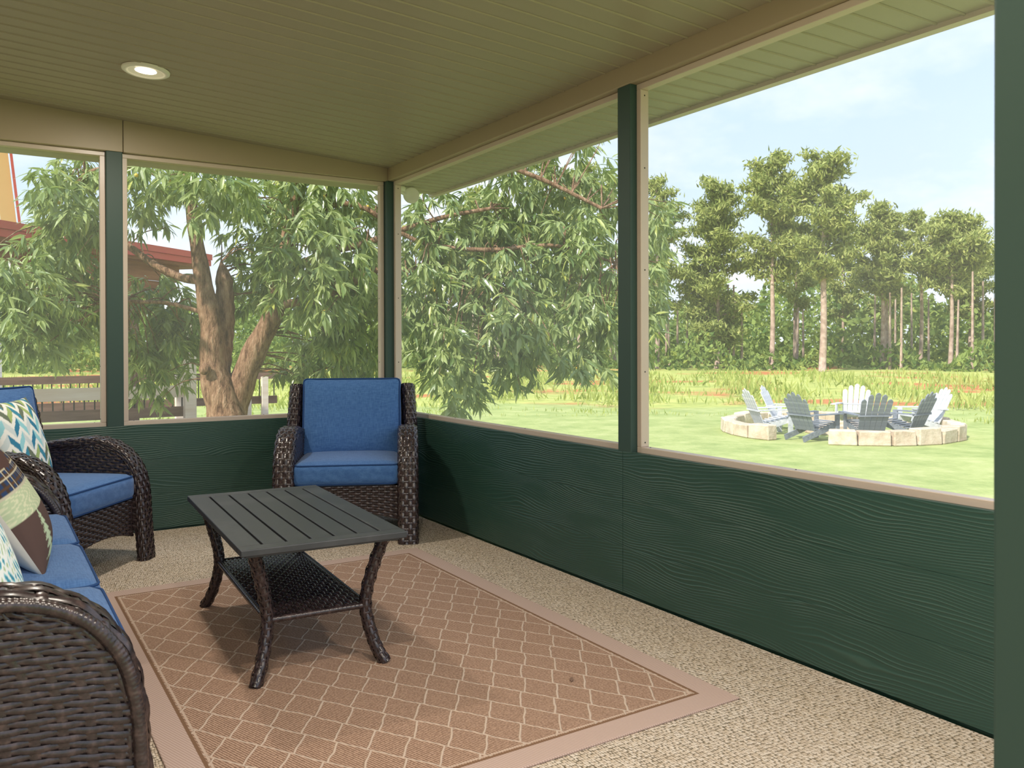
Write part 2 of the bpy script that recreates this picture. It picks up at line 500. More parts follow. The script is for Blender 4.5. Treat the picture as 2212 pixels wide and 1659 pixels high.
def copy_tree(o, parent=None):
    c = o.copy(); COL.objects.link(c); c.parent = parent
    for ch in [k for k in ALLKIDS(o)]:
        copy_tree(ch, c)
    return c


def ALLKIDS(o):
    return list(o.children)


def smoothpath(pts, n=40):
    """Catmull-Rom through pts, resampled at even distances"""
    P = np.asarray(pts, float)
    Q = np.vstack([2 * P[0] - P[1], P, 2 * P[-1] - P[-2]])
    out = []
    for i in range(1, len(Q) - 2):
        for u in np.linspace(0, 1, 16, endpoint=False):
            a, b, c, d = Q[i - 1], Q[i], Q[i + 1], Q[i + 2]
            out.append(0.5 * ((2 * b) + (-a + c) * u + (2 * a - 5 * b + 4 * c - d) * u * u + (-a + 3 * b - 3 * c + d) * u ** 3))
    out.append(P[-1]); out = np.array(out)
    L = np.concatenate([[0], np.cumsum(np.linalg.norm(np.diff(out, axis=0), axis=1))])
    s = np.linspace(0, L[-1], n)
    return np.stack([np.interp(s, L, out[:, k]) for k in range(out.shape[1])], -1)


# ================================================================ THE PORCH
X_IN = -2.95                 # house wall
Y_NEAR = -5.6
SLOPE = 0.057
ZC = 2.312                   # ceiling height at the screened long side
Z_SILL, Z_HEAD = 0.633, 2.223

# floor
fl = MB().box((X_IN, Y_NEAR, -0.06), (0.0, 0.0, 0.0)).obj('floor', 'carpet'); tag(fl, 'beige flecked woven carpet covering the porch floor', kind='structure')

# knee walls clad with planks
def knee_wall(name, axis, segs, label):
    root = MB()
    lo, hi = segs[0][0], segs[-1][1]
    if axis == 'y':
        root.box((0.022, lo, -0.1), (0.062, hi, Z_SILL - 0.004))
    else:
        root.box((lo, 0.022, -0.1), (hi, 0.062, Z_SILL - 0.004))
    r = root.obj(name, 'siding'); tag(r, label, kind='structure')
    h = Z_SILL - 0.012
    for a, b in segs:
        for k in range(3):
            z0 = 0.012 + k * h / 3 + (0.0004 if k else 0); z1 = 0.012 + (k + 1) * h / 3 - 0.0004
            m = MB()
            if axis == 'y':
                m.box((0.0, a + 0.0015, z0), (0.022, b - 0.0015, z1))
            else:
                m.box((a + 0.0015, 0.0, z0), (b - 0.0015, 0.022, z1))
            bevel(m.obj('plank', 'siding', r), 0.0006, 1)
    return r

knee_wall('wall_right', 'y', [(-5.6, -4.95), (-4.95, -2.49), (-2.49, 0.0)], 'dark green wood-grain knee wall below the long screens')
knee_wall('wall_back', 'x', [(X_IN, 0.0)], 'dark green wood-grain knee wall behind the armchairs')
wl = MB().box((X_IN - 0.12, Y_NEAR, -0.1), (X_IN, 0.0, 2.6)).obj('wall_left', 'housewall'); tag(wl, 'pale house wall behind the sofa', kind='structure')

# posts
def column(x0, x1, y0, y1, z1, label, z0=Z_SILL - 0.004):
    m = MB().box((x0, y0, z0), (x1, y1, z1))
    o = bevel(m.obj('porch_column', 'green'), 0.004, 2); tag(o, label, kind='structure'); return o

column(0.0, 0.089, -2.546, -2.459, 2.2235, 'dark green square post between the two long screens')
column(-1.756, -1.668, 0.0, 0.089, 2.2235, 'dark green square post between the end screens')
column(-0.014, 0.075, -0.014, 0.075, 2.2235, 'dark green post in the porch corner')
column(-1.518, -1.430, -4.970, -4.882, 2.40, 'dark green post standing free beside the viewer', 0.0)

# header over the end screens, in two lengths, and the beam over the long screens
def ceil_z(x):
    return ZC - SLOPE * x

def header(name, xa, xb, label):
    m = MB()
    v = []
    for y in (0.0, 0.09):
        v += [(xa, y, Z_HEAD), (xb, y, Z_HEAD), (xb, y, ceil_z(xb) + 0.02), (xa, y, ceil_z(xa) + 0.02)]
    m.add(v, [np.array([(0, 1, 2, 3), (5, 4, 7, 6), (1, 5, 6, 2), (4, 0, 3, 7), (4, 5, 1, 0), (3, 2, 6, 7)])])
    o = bevel(m.obj(name, 'tan'), 0.003, 2); tag(o, label, kind='structure')

header('trim_1', X_IN, -1.6665, 'tan header board above the end screen by the house')
header('trim_2', -1.6635, 0.0, 'tan header board above the end screen by the corner')
m = MB().box((0.0, Y_NEAR, Z_HEAD), (0.086, 0.09, 2.36))
tag(bevel(m.obj('trim_3', 'tan'), 0.006, 3), 'tan wrapped beam above the long screens', kind='structure')
m = MB().box((0.087, Y_NEAR, Z_HEAD + 0.004), (0.134, 0.34, Z_HEAD + 0.05))
tag(m.obj('trim_4', 'ceil'), 'tan channel strip along the outside of the beam', kind='structure')
m = MB().box((0.492, Y_NEAR, Z_HEAD - 0.012), (0.535, 0.36, 2.42))
tag(m.obj('trim_5', 'frame'), 'pale fascia along the outer roof edge', kind='structure')

# ceiling: a deck with single planks below it
def slab(y0, y1, xa, xb, za, zb, th, bev):
    """plank running along x between heights za (at xa) and zb (at xb), with a bead along one lower edge"""
    v = []
    for x, z in ((xa, za), (xb, zb)):
        v += [(x, y0, z + th), (x, y0, z + 0.001), (x, y0 + 0.003, z - bev), (x, y0 + 0.008, z - bev), (x, y0 + 0.012, z), (x, y1 - 0.002, z), (x, y1, z + 0.004), (x, y1, z + th)]
    q = [(i, i + 1, i + 9, i + 8) for i in range(7)] + [(7, 0, 8, 15)]
    m = MB(); m.add(v, [np.array(q), np.array([tuple(range(7, -1, -1)), tuple(range(8, 16))])])
    return m

m = MB()
zl, zr = ceil_z(X_IN) + 0.012, ceil_z(0.0) + 0.012
m.add([(X_IN - 0.1, Y_NEAR, zl), (0.0, Y_NEAR, zr), (0.0, 0.0, zr), (X_IN - 0.1, 0.0, zl),
       (X_IN - 0.1, Y_NEAR, zl + 0.03), (0.0, Y_NEAR, zr + 0.03), (0.0, 0.0, zr + 0.03), (X_IN - 0.1, 0.0, zl + 0.03)],
      [np.array([(0, 3, 2, 1), (4, 5, 6, 7), (0, 1, 5, 4), (1, 2, 6, 5), (2, 3, 7, 6), (3, 0, 4, 7)])])
ceil = m.obj('ceiling', 'groove'); tag(ceil, 'sloping ceiling of narrow tan vinyl planks', kind='structure')
PT = 0.1035
pm = slab(-PT + 0.0007, -0.0007, X_IN, -0.001, ceil_z(X_IN), ceil_z(-0.001), 0.0118, 0.0045).mesh('plank'); pm.materials.append(MT['ceil'])
k = 0
while -k * PT - PT > Y_NEAR:
    o = link('plank', pm, ceil); o.location = (0, -k * PT, 0); k += 1
# soffit outside the beam
sf = MB().box((0.10, Y_NEAR, 2.245), (0.50, 0.34, 2.27)).obj('ceiling_soffit', 'groove'); tag(sf, 'tan plank soffit outside the beam', kind='structure')
pm = slab(-0.1016 + 0.0007, -0.0007, 0.134, 0.492, 2.229, 2.229, 0.0155, 0.0045).mesh('plank'); pm.materials.append(MT['ceil'])
for k in range(58):
    o = link('plank', pm, sf); o.location = (0, 0.334 - k * 0.1016, 0)
# roof above everything
m = MB()
m.add([(0.56, Y_NEAR - 0.1, 2.41), (0.56, 0.40, 2.41), (X_IN - 0.3, 0.40, 2.66), (X_IN - 0.3, Y_NEAR - 0.1, 2.66),
       (0.56, Y_NEAR - 0.1, 2.46), (0.56, 0.40, 2.46), (X_IN - 0.3, 0.40, 2.71), (X_IN - 0.3, Y_NEAR - 0.1, 2.71)],
      [np.array([(0, 3, 2, 1), (4, 5, 6, 7), (0, 1, 5, 4), (1, 2, 6, 5), (2, 3, 7, 6), (3, 0, 4, 7)])])
tag(m.obj('roof', 'groove'), 'porch roof over the ceiling', kind='structure')
m = MB().box((X_IN, 0.09, 2.215), (0.134, 0.34, 2.235))
tag(m.obj('ceiling_eave', 'ceil'), 'tan eave board outside the end screens', kind='structure')

# screens
def screen(name, axis, a, b, label):
    """screened opening between a and b along the wall; frame set back from the wall face"""
    root = empty(name, (0, 0, 0)); tag(root, label, kind='structure')
    d0, d1, w = 0.034, 0.079, 0.028
    z0, z1 = Z_SILL - 0.004, Z_HEAD - 0.0005
    def B(l0, l1, za, zb, da=d0, db=d1):
        return MB().box((da, l0, za), (db, l1, zb)) if axis == 'y' else MB().box((l0, da, za), (l1, db, zb))
    for nm, g in (('bottom_rail', (a, b, z0, z0 + 0.026)), ('top_rail', (a, b, z1 - 0.026, z1)),
                  ('jamb', (a, a + w, z0 + 0.026, z1 - 0.026)), ('jamb', (b - w, b, z0 + 0.026, z1 - 0.026))):
        bevel(B(*g).obj(nm, 'frame', root), 0.002, 1)
    g = (a + w, b - w, z0 + 0.026, z1 - 0.026)
    if axis == 'y':
        m = MB().add([(0.074, g[0], g[2]), (0.074, g[1], g[2]), (0.074, g[1], g[3]), (0.074, g[0], g[3])], [np.array([(0, 1, 2, 3)])])
    else:
        m = MB().add([(g[0], 0.074, g[2]), (g[1], 0.074, g[2]), (g[1], 0.074, g[3]), (g[0], 0.074, g[3])], [np.array([(0, 3, 2, 1)])])
    m.obj('insect_screen', 'screen', root)
    # screws along the jambs and the sill rail
    sm = MB().lathe([(0.0, 0.0022), (0.0026, 0.0018), (0.0038, 0.0)], 8).mesh('screw', True); sm.materials.append(MT['screw'])
    for z in (z0 + 0.045, 0.98, 1.42, 1.86, z1 - 0.05):
        for l, sg in ((a + w, 1), (b - w, -1)):
            o = link('screw', sm, root)
            if axis == 'y':
                o.location = (0.056, l, z); o.rotation_euler = (-sg * math.pi / 2, 0, 0)
            else:
                o.location = (l, 0.056, z); o.rotation_euler = (0, sg * math.pi / 2, 0)
    n = max(2, int((b - a) / 0.55))
    for i in range(n):
        l = a + 0.06 + (b - a - 0.12) * i / (n - 1)
        o = link('screw', sm, root); o.location = (0.058, l, z0 + 0.026) if axis == 'y' else (l, 0.058, z0 + 0.026)
    return root

screen('window_1', 'x', X_IN, -1.757, 'insect screen in a tan frame at the porch end by the house')
screen('window_2', 'x', -1.667, -0.016, 'insect screen in a tan frame at the porch end by the corner')
screen('window_3', 'y', -2.458, -0.016, 'insect screen in a tan frame between corner post and middle post')
screen('window_4', 'y', -4.95, -2.547, 'wide insect screen in a tan frame facing the fire pit')

# recessed ceiling lights: one in view, the others added to brighten the porch
def recessed(x, y, label, power=1.0):
    z = ceil_z(x) - 0.0045
    r = empty('recessed_light', (x, y, z)); r.rotation_euler = (0, math.atan(SLOPE), 0)
    tag(r, label, 'light')
    MB().lathe([(0.080, -0.0005), (0.080, -0.010), (0.098, -0.011), (0.106, -0.006), (0.107, 0.002)], 40).obj('trim_ring', 'white', r, True)
    MB().lathe([(0.080, -0.010), (0.074, -0.006), (0.047, -0.0025)], 40).obj('baffle', 'white', r, True)
    m = MB().lathe([(0.048, -0.0026), (0.03, -0.006), (0.0005, -0.007)], 32)
    m.obj('bulb', 'bulb', r, True)
    ld = bpy.data.lights.new('lamp_glow', 'AREA'); ld.shape = 'DISK'; ld.size = 0.10; ld.energy = LAMP_POWER * power; ld.color = (1.0, 0.90, 0.77)
    lo = bpy.data.objects.new('lamp_glow', ld); COL.objects.link(lo); lo.parent = r; lo.location = (0, 0, -0.0125)
    return r

recessed(-1.701, -1.035, 'lit round recessed light in the tan ceiling above the armchairs', 0.8)
recessed(-1.701, -3.65, 'added unseen recessed fill light in the tan ceiling above the sofa', 0.6)  # from here on: lamps out of view, added as indoor fill
recessed(-0.70, -4.75, 'added unseen recessed fill light in the tan ceiling behind the viewer')
recessed(-2.45, -5.0, 'added unseen recessed fill light in the tan ceiling beside the house wall', 0.8)

# ================================================================ FURNITURE
def weave(mb, S, Ls, Lt, ps, pt, amp, closed_t=False, back=True, rib=0.34, fill=0.93):
    """strands running along s woven over and under ribs; S(s,t)->(pos, normal), arrays"""
    nr = max(2, round(Ls / ps)); nt = max(2, round(Lt / pt))
    if closed_t and nt % 2: nt += 1
    m = nr * 4 + 1
    s = np.linspace(0, 1, m)
    sv, tv, hv = [], [], []
    P = np.zeros((nt, m, 3, 3))
    for i in range(nt):
        tc = (i + 0.5) / nt; hw = 0.5 / nt * fill
        h = amp * np.cos(math.pi * (s * nr - 0.5 + i))
        for j, (o, e) in enumerate(((-1, -0.75), (0, 0.45), (1, -0.75))):
            p, n = S(s, np.full(m, tc + o * hw))
            P[i, :, j] = p + n * (h + e * amp)[:, None]
    for i in range(nt):
        mb.grid(P[i])
    # ribs
    mt = nt * 2 + 1
    tt = np.linspace(0, 1, mt)
    for k in range(nr):
        sc = (k + 0.5) / nr; hw = 0.5 / nr * rib
        R = np.zeros((3, mt, 3))
        for j, (o, e) in enumerate(((-1, -0.8), (0, 0.05), (1, -0.8))):
            p, n = S(np.full(mt, min(max(sc + o * hw, 0), 1)), tt)
            R[j] = p + n * (e * amp)
        mb.grid(R)
    if back:
        a, b = np.meshgrid(np.linspace(0, 1, 24), np.linspace(0, 1, 17 if closed_t else 10), indexing='ij')
        p, n = S(a.ravel(), b.ravel())
        mb.grid((p - n * amp * 1.9).reshape(a.shape + (3,)))


def path_fn(pts):
    """callable position and tangent along a smoothed path"""
    Q = smoothpath(pts, 200); T = np.gradient(Q, axis=0); T /= np.linalg.norm(T, axis=1)[:, None]
    u = np.linspace(0, 1, 200)
    L = np.linalg.norm(np.diff(Q, axis=0), axis=1).sum()
    def f(s):
        s = np.clip(s, 0, 1)
        return (np.stack([np.interp(s, u, Q[:, k]) for k in range(3)], -1), np.stack([np.interp(s, u, T[:, k]) for k in range(3)], -1))
    return f, L


def woven_tube(mb, pts, wx, wn, ps=0.034, pt=0.017, amp=0.0022, side=(1, 0, 0), p=2.6, caps=True):
    """a woven band of superelliptic section (wx along side, wn across) following pts"""
    f, L = path_fn(pts); side = np.array(side, float)
    def S(s, t):
        q, T = f(s)
        N = np.cross(np.broadcast_to(side, T.shape), T); N /= np.linalg.norm(N, axis=1)[:, None]
        a = (t - 0.25) * 2 * math.pi
        c, d = np.cos(a), np.sin(a)
        r = (np.abs(c) ** p + np.abs(d) ** p) ** (-1.0 / p)
        X = (wx / 2 * r * c)[:, None]; Y = (wn / 2 * r * d)[:, None]
        nn = np.stack([np.sign(c) * np.abs(r * c) ** (p - 1) / wx, np.sign(d) * np.abs(r * d) ** (p - 1) / wn], -1)
        nn /= np.linalg.norm(nn, axis=1)[:, None]
        pos_ = q + X * side + Y * N
        nor = nn[:, :1] * side + nn[:, 1:] * N
        return pos_, nor
    weave(mb, S, L, 2 * (wx + wn) * 0.9, ps, pt, amp, closed_t=True)
    if caps:
        for e in (0.0, 1.0):
            tt = np.linspace(0, 1, 16, endpoint=False)
            p_, n_ = S(np.full(16, e), tt); c_ = p_.mean(0)
            mb.add(np.vstack([p_ - n_ * amp * 1.5, c_]), [np.stack([np.arange(16), (np.arange(16) + 1) % 16, np.full(16, 16)], -1)])


def flat(o, u, v, n):
    o, u, v, n = (np.array(a, float) for a in (o, u, v, n))
    def S(s, t):
        return o + s[:, None] * u + t[:, None] * v, np.broadcast_to(n, (len(s), 3))
    return S


def cushion(mb, w, d, h, r, puff, n=18, ear=0.0):
    g = np.linspace(-1, 1, n)
    A, B = np.meshgrid(g, g, indexing='ij')
    half = np.array([w / 2, d / 2, h / 2])
    for ax in range(3):
        for sg in (-1, 1):
            P = np.zeros((n, n, 3)); o = [i for i in range(3) if i != ax]
            P[..., ax] = sg; P[..., o[0]] = A; P[..., o[1]] = B
            q = P * half; inner = np.clip(q, -(half - r), half - r); dd = q - inner
            L = np.linalg.norm(dd, axis=-1, keepdims=True); q = inner + dd / np.maximum(L, 1e-9) * np.minimum(L, r)
            x, y, z = q[..., 0] / half[0], q[..., 1] / half[1], q[..., 2] / half[2]
            if ear:
                k_ = ear * np.abs(x) ** 6 * np.abs(y) ** 6
                q[..., 0] += np.sign(x) * k_; q[..., 1] += np.sign(y) * k_
            q[..., 2] += np.sign(z) * np.abs(z) * puff * np.clip(1 - x ** 4, 0, 1) * np.clip(1 - y ** 4, 0, 1)
            q[..., 0] += x * puff * 0.35 * np.clip(1 - y ** 2, 0, 1) * np.clip(1 - z ** 2, 0, 1)
            q[..., 1] += y * puff * 0.35 * np.clip(1 - x ** 2, 0, 1) * np.clip(1 - z ** 2, 0, 1)
            P = q if (sg > 0) == (ax != 1) else q[:, ::-1]
            mb.grid(P)


def rrect(w, d, r, z, n=6):
    pts = []
    for cx, cy, a0 in ((w / 2 - r, d / 2 - r, 0), (-w / 2 + r, d / 2 - r, 90), (-w / 2 + r, -d / 2 + r, 180), (w / 2 - r, -d / 2 + r, 270)):
        for k in range(n + 1):
            a = math.radians(a0 + 90 * k / n); pts.append((cx + r * math.cos(a), cy + r * math.sin(a), z))
    pts.append(pts[0]); return np.array(pts)


def piped_cushion(name, parent, w, d, h, puff, loc, rot=(0, 0, 0), r=0.035, ear=0.0):
    mb = MB(); cushion(mb, w, d, h, r, puff, ear=ear)
    o = mb.obj(name, 'blue', parent, True); o.location = loc; o.rotation_euler = rot
    pm = MB()
    for sg in (-1, 1):
        pp = rrect(w - 0.012 + ear, d - 0.012 + ear, 0.04 - ear, sg * (h / 2 - 0.010), 6)
        # follow the puffed edge a little
        pm.tube(pp, 0.0045, 6, False)
    pm.obj('piping', 'piping', o, True)
    return o


ARM_PTS = [(0.30, 0.545), (0.15, 0.575), (0.0, 0.597), (-0.13, 0.598), (-0.235, 0.555), (-0.305, 0.47), (-0.335, 0.36), (-0.345, 0.2), (-0.36, 0.0)]


def arm_front(z):
    """depth of the arm's front edge at height z"""
    pts = [p for p in ARM_PTS if p[0] <= -0.13][::-1]
    return np.interp(z, [p[1] for p in pts], [p[0] for p in pts])


def arm_assembly(root, sx, W, trim=False, ps=0.032, pt=0.0195, pp=(0.036, 0.0150, 0.0036), amp=0.0036):
    """arm band with its front leg, side panels and rear leg, at lateral side sx"""
    xo = sx * (W / 2 - 0.052)
    mb = MB(); woven_tube(mb, [(xo, y, z) for y, z in ARM_PTS], 0.108, 0.056, ps, pt, amp, p=4.0)
    mb.obj('arm', 'wicker', root, True)
    # side panels, inner and outer face
    for face in (-1, 1):
        xs = xo + face * 0.0555
        def S(s, t, xs=xs, face=face):
            z = 0.15 + t * (0.590 - 0.15)
            z = z + (1 - t) * 0.05 * (1 - (2 * s - 1) ** 2)
            yf = arm_front(z) + 0.006
            top = np.interp(z, [0.5, 0.55, 0.575, 0.597], [0.31, 0.29, 0.16, 0.0])
            y = top + s * (yf - top)
            return np.stack([np.full(len(s), xs), y, z], -1), np.broadcast_to(np.array([float(face), 0, 0]), (len(s), 3))
        mb = MB(); weave(mb, S, 0.63, 0.42, *pp, rib=0.4, fill=1.0)
        mb.obj('side_panel', 'wicker', root, True)
    mb = MB(); woven_tube(mb, [(xo, 0.345, 0.0), (xo, 0.335, 0.1), (xo, 0.325, 0.3)], 0.075, 0.06, ps, pt, 0.002)
    mb.obj('leg', 'wicker', root, True)
    if trim:
        for face in (-1, 1):
            f, L = path_fn([(xo + face * 0.060, y, z) for y, z in ARM_PTS])
            n = int(L / 0.0028); s = np.linspace(0, 1, n); p, T = f(s)
            N = np.cross(np.array([1.0, 0, 0]), T); N /= np.linalg.norm(N, axis=1)[:, None]
            p = p + N * (-0.006)
            rr = 0.0135 + 0.0012 * np.abs(np.sin(np.arange(n) * math.pi / 3.5))
            MB().tube(p, rr, 8).obj('wrapped_edge', 'wicker', root, True)


def back_assembly(root, W, z_top=0.865, rake=0.10):
    """woven back with rounded side stiles"""
    for sx in (-1, 1):
        xo = sx * (W / 2 - 0.042)
        mb = MB()
        woven_tube(mb, [(xo + sx * 0.008, 0.262, 0.42), (xo + sx * 0.006, 0.277, 0.56), (xo - sx * 0.004, 0.307, 0.74), (xo - sx * 0.010, 0.332, z_top)], 0.088, 0.150, 0.032, 0.0195, 0.0036)
        mb.obj('back_stile', 'wicker', root, True)
    def Sb(sg):
        def S(s, t):
            x = (s - 0.5) * (W - 0.12); z = 0.16 + t * (z_top - 0.19)
            y = 0.335 + rake * np.clip((z - 0.4) / 0.5, 0, 1) * 0.75 + sg * 0.012
            return np.stack([x, y, z], -1), np.broadcast_to(np.array([0, float(sg), 0]), (len(s), 3))
        return S
    mb = MB()
    for sg in (-1, 1):
        weave(mb, Sb(sg), W - 0.12, z_top - 0.2, 0.04, 0.017, 0.0026)
    mb.obj('back_panel', 'wicker', root, True)
    mb = MB()
    woven_tube(mb, [(-(W / 2 - 0.08), 0.385, z_top - 0.025), (0, 0.388, z_top - 0.022), (W / 2 - 0.08, 0.385, z_top - 0.025)], 0.05, 0.04, 0.034, 0.017, 0.002, side=(0, 1, 0))
    mb.obj('top_rail', 'wicker', root, True)


def apron(root, W):
    def S(s, t):
        x = (s - 0.5) * (W - 0.20)
        z = 0.125 + 0.045 * (1 - (2 * s - 1) ** 2)
        z = z + t * (0.318 - z)
        return np.stack([x, np.full(len(s), -0.318), z], -1), np.broadcast_to(np.array([0, -1.0, 0]), (len(s), 3))
    mb = MB(); weave(mb, S, W - 0.2, 0.185, 0.033, 0.0160, 0.0038)
    mb.obj('apron', 'wicker', root, True)
    mb = MB().box((-(W / 2 - 0.1), -0.314, 0.285), ((W / 2 - 0.1), 0.33, 0.315))
    mb.obj('seat_frame', 'wicker_core', root)


def make_armchair():
    r = empty('wicker_armchair'); W_ = 0.78
    for sx in (-1, 1):
        arm_assembly(r, sx, W_)
    back_assembly(r, W_, 0.845); apron(r, W_)
    piped_cushion('seat_cushion', r, 0.585, 0.60, 0.125, 0.016, (0, -0.035, 0.383))
    c = piped_cushion('back_cushion', r, 0.575, 0.475, 0.13, 0.035, (0, 0.235, 0.645), (math.radians(80), 0, 0), 0.03, 0.018)
    # corner ears of the back cushion
    return r

chair = make_armchair()
chair.location = (-0.533, -0.640, 0.0); chair.rotation_euler = (0, 0, math.radians(-25))
tag(chair, 'brown wicker armchair with plain blue cushions standing in the porch corner', 'armchair', 'matching wicker armchairs')
ch2 = copy_tree(chair)
ch2.location = (-2.145, -0.725, 0.0); ch2.rotation_euler = (0, 0, math.radians(53))
tag(ch2, 'brown wicker armchair holding the zigzag pillow beside the sofa', 'armchair', 'matching wicker armchairs')

# sofa along the house wall, facing the long screens
sofa = empty('wicker_sofa', (-2.445, -2.49, 0.0), math.radians(90))
WS = 1.95
for sx in (-1, 1):
    arm_assembly(sofa, sx, WS, trim=True, ps=0.062, pt=0.021, pp=(0.048, 0.0140, 0.0036), amp=0.0042)
back_assembly(sofa, WS); apron(sofa, WS)
for k in range(3):
    piped_cushion('seat_cushion', sofa, 0.572, 0.62, 0.125, 0.018, ((k - 1) * 0.577, -0.045, 0.385))
    piped_cushion('back_cushion', sofa, 0.572, 0.46, 0.13, 0.035, ((k - 1) * 0.577, 0.225, 0.655), (math.radians(78), 0, 0), 0.03, 0.018)
tag(sofa, 'long brown wicker sofa with blue cushions along the house wall', 'sofa')

# coffee table
tb = empty('coffee_table', (-1.392, -2.168, 0.0), math.radians(-3.1))
tag(tb, 'low coffee table with slatted charcoal metal top and woven lower shelf', 'table')
TW, TL, TZ = 0.55, 1.095, 0.465
rim = MB()
rim.box((-TW / 2, -TL / 2, TZ - 0.022), (TW / 2, -TL / 2 + 0.058, TZ)); rim.box((-TW / 2, TL / 2 - 0.058, TZ - 0.022), (TW / 2, TL / 2, TZ))
sw = TW / 7.0
for sx in (-1, 1):
    rim.box((sx * TW / 2 - (sw - 0.004 if sx > 0 else 0), -TL / 2 + 0.058, TZ - 0.022), (sx * TW / 2 + (sw - 0.004 if sx < 0 else 0), TL / 2 - 0.058, TZ))
bevel(rim.obj('top_frame', 'metal', tb), 0.003, 2)
slm = MB().box((-sw / 2 + 0.0045, -TL / 2 + 0.0585, TZ - 0.014), (sw / 2 - 0.0045, TL / 2 - 0.0585, TZ - 0.0005)).mesh('slat'); slm.materials.append(MT['metal'])
for k in range(5):
    o = link('slat', slm, tb); o.location = ((k - 2) * sw, 0, 0); bevel(o, 0.0015, 1)
MB().box((-TW / 2 + 0.02, -TL / 2 + 0.02, TZ - 0.03), (TW / 2 - 0.02, TL / 2 - 0.02, TZ - 0.0155)).obj('under_tray', 'metal', tb)
for sx in (-1, 1):
    for sy in (-1, 1):
        mb = MB()
        woven_tube(mb, [(sx * 0.222, sy * 0.475, 0.445), (sx * 0.198, sy * 0.450, 0.36), (sx * 0.172, sy * 0.430, 0.25), (sx * 0.170, sy * 0.430, 0.17), (sx * 0.192, sy * 0.452, 0.07), (sx * 0.220, sy * 0.480, 0.006)],
                   0.041, 0.041, 0.024, 0.0150, 0.0020, side=(0.7 * sx, 0.7 * sy * -1, 0), p=2.2)
        mb.obj('leg', 'wicker', tb, True)
mb = MB()
weave(mb, flat((-0.165, -0.42, 0.205), (0, 0.84, 0), (0.33, 0, 0), (0, 0, 1)), 0.84, 0.33, 0.030, 0.0165, 0.0034)
mb.obj('woven_shelf', 'wicker', tb, True)
mb = MB()
for x in (-0.17, 0.17):
    mb.tube(smoothpath([(x, -0.43, 0.199), (x, 0, 0.199), (x, 0.43, 0.199)], 160), 0.0105 + 0.0012 * np.abs(np.sin(np.arange(160) * 0.9)), 8)
for y in (-0.43, 0.43):
    mb.tube(smoothpath([(-0.17, y, 0.199), (0, y, 0.199), (0.17, y, 0.199)], 80), 0.0105 + 0.0012 * np.abs(np.sin(np.arange(80) * 0.9)), 8)
mb.obj('shelf_rail', 'wicker', tb, True)

# rug
rg = MB()
rg.box((-0.79, -1.14, 0.0), (0.79, 1.14, 0.007))
rug = bevel(rg.obj('area_rug', 'rug'), 0.003, 2); rug.location = (-1.182, -2.38, 0.0)
tag(rug, 'brown rug with a pale diamond lattice and tan border under the coffee table', 'rug')

# pillows with printed cloth: colours are drawn point by point on the cloth
def pillow(name, w, h, th, paint, back_col, label, n=110, mat='print'):
    g = np.linspace(-1, 1, n); U, V = np.meshgrid(g, g, indexing='ij')
    pin = 1 - 0.10 * (1 - V ** 2) * 1.0; pin2 = 1 - 0.10 * (1 - U ** 2)
    X = U * w / 2 * (1 - 0.07 * (1 - V ** 2) * np.abs(U) ** 3); Y = V * h / 2 * (1 - 0.07 * (1 - U ** 2) * np.abs(V) ** 3)
    Z = th / 2 * np.clip((1 - np.abs(U) ** 2.6) * (1 - np.abs(V) ** 2.6), 0, 1) ** 0.55
    mb = MB(); mb.grid(np.stack([X, Y, Z], -1)); mb.grid(np.stack([X, Y, -Z], -1)[::-1])
    me = mb.mesh(name, True); me.materials.append(MT[mat])
    C = np.ones((2 * n * n, 4)); C[:n * n, :3] = paint((U.ravel() + 1) / 2, (V.ravel() + 1) / 2); C[n * n:, :3] = np.array(back_col[:3])
    a = me.color_attributes.new('print', 'FLOAT_COLOR', 'POINT'); a.data.foreach_set('color', C.ravel())
    o = link(name, me); tag(o, label, 'pillow')
    return o

def sel(C, mask, c):
    C[mask] = np.array(c[:3])

def paint_zigzag(u, v):
    C = np.tile(np.array(lin(236, 236, 230)[:3]), (len(u), 1))
    cols = [lin(60, 128, 160), lin(112, 122, 104), lin(150, 206, 214), lin(164, 184, 120), lin(206, 216, 216), lin(70, 140, 166)]
    P = 1 / 4.5
    ph = np.abs(((u / P) % 1.0) * 2 - 1)
    q = v * 6.0 + ph * 0.8
    row = np.floor(q).astype(int); fr = q - np.floor(q)
    half = np.floor(u / P * 2).astype(int)
    idx = (half * 2 + row * 3 + (row // 2)) % 6
    on = fr < 0.60
    for i in range(6):
        sel(C, on & (idx == i), cols[i])
    return C

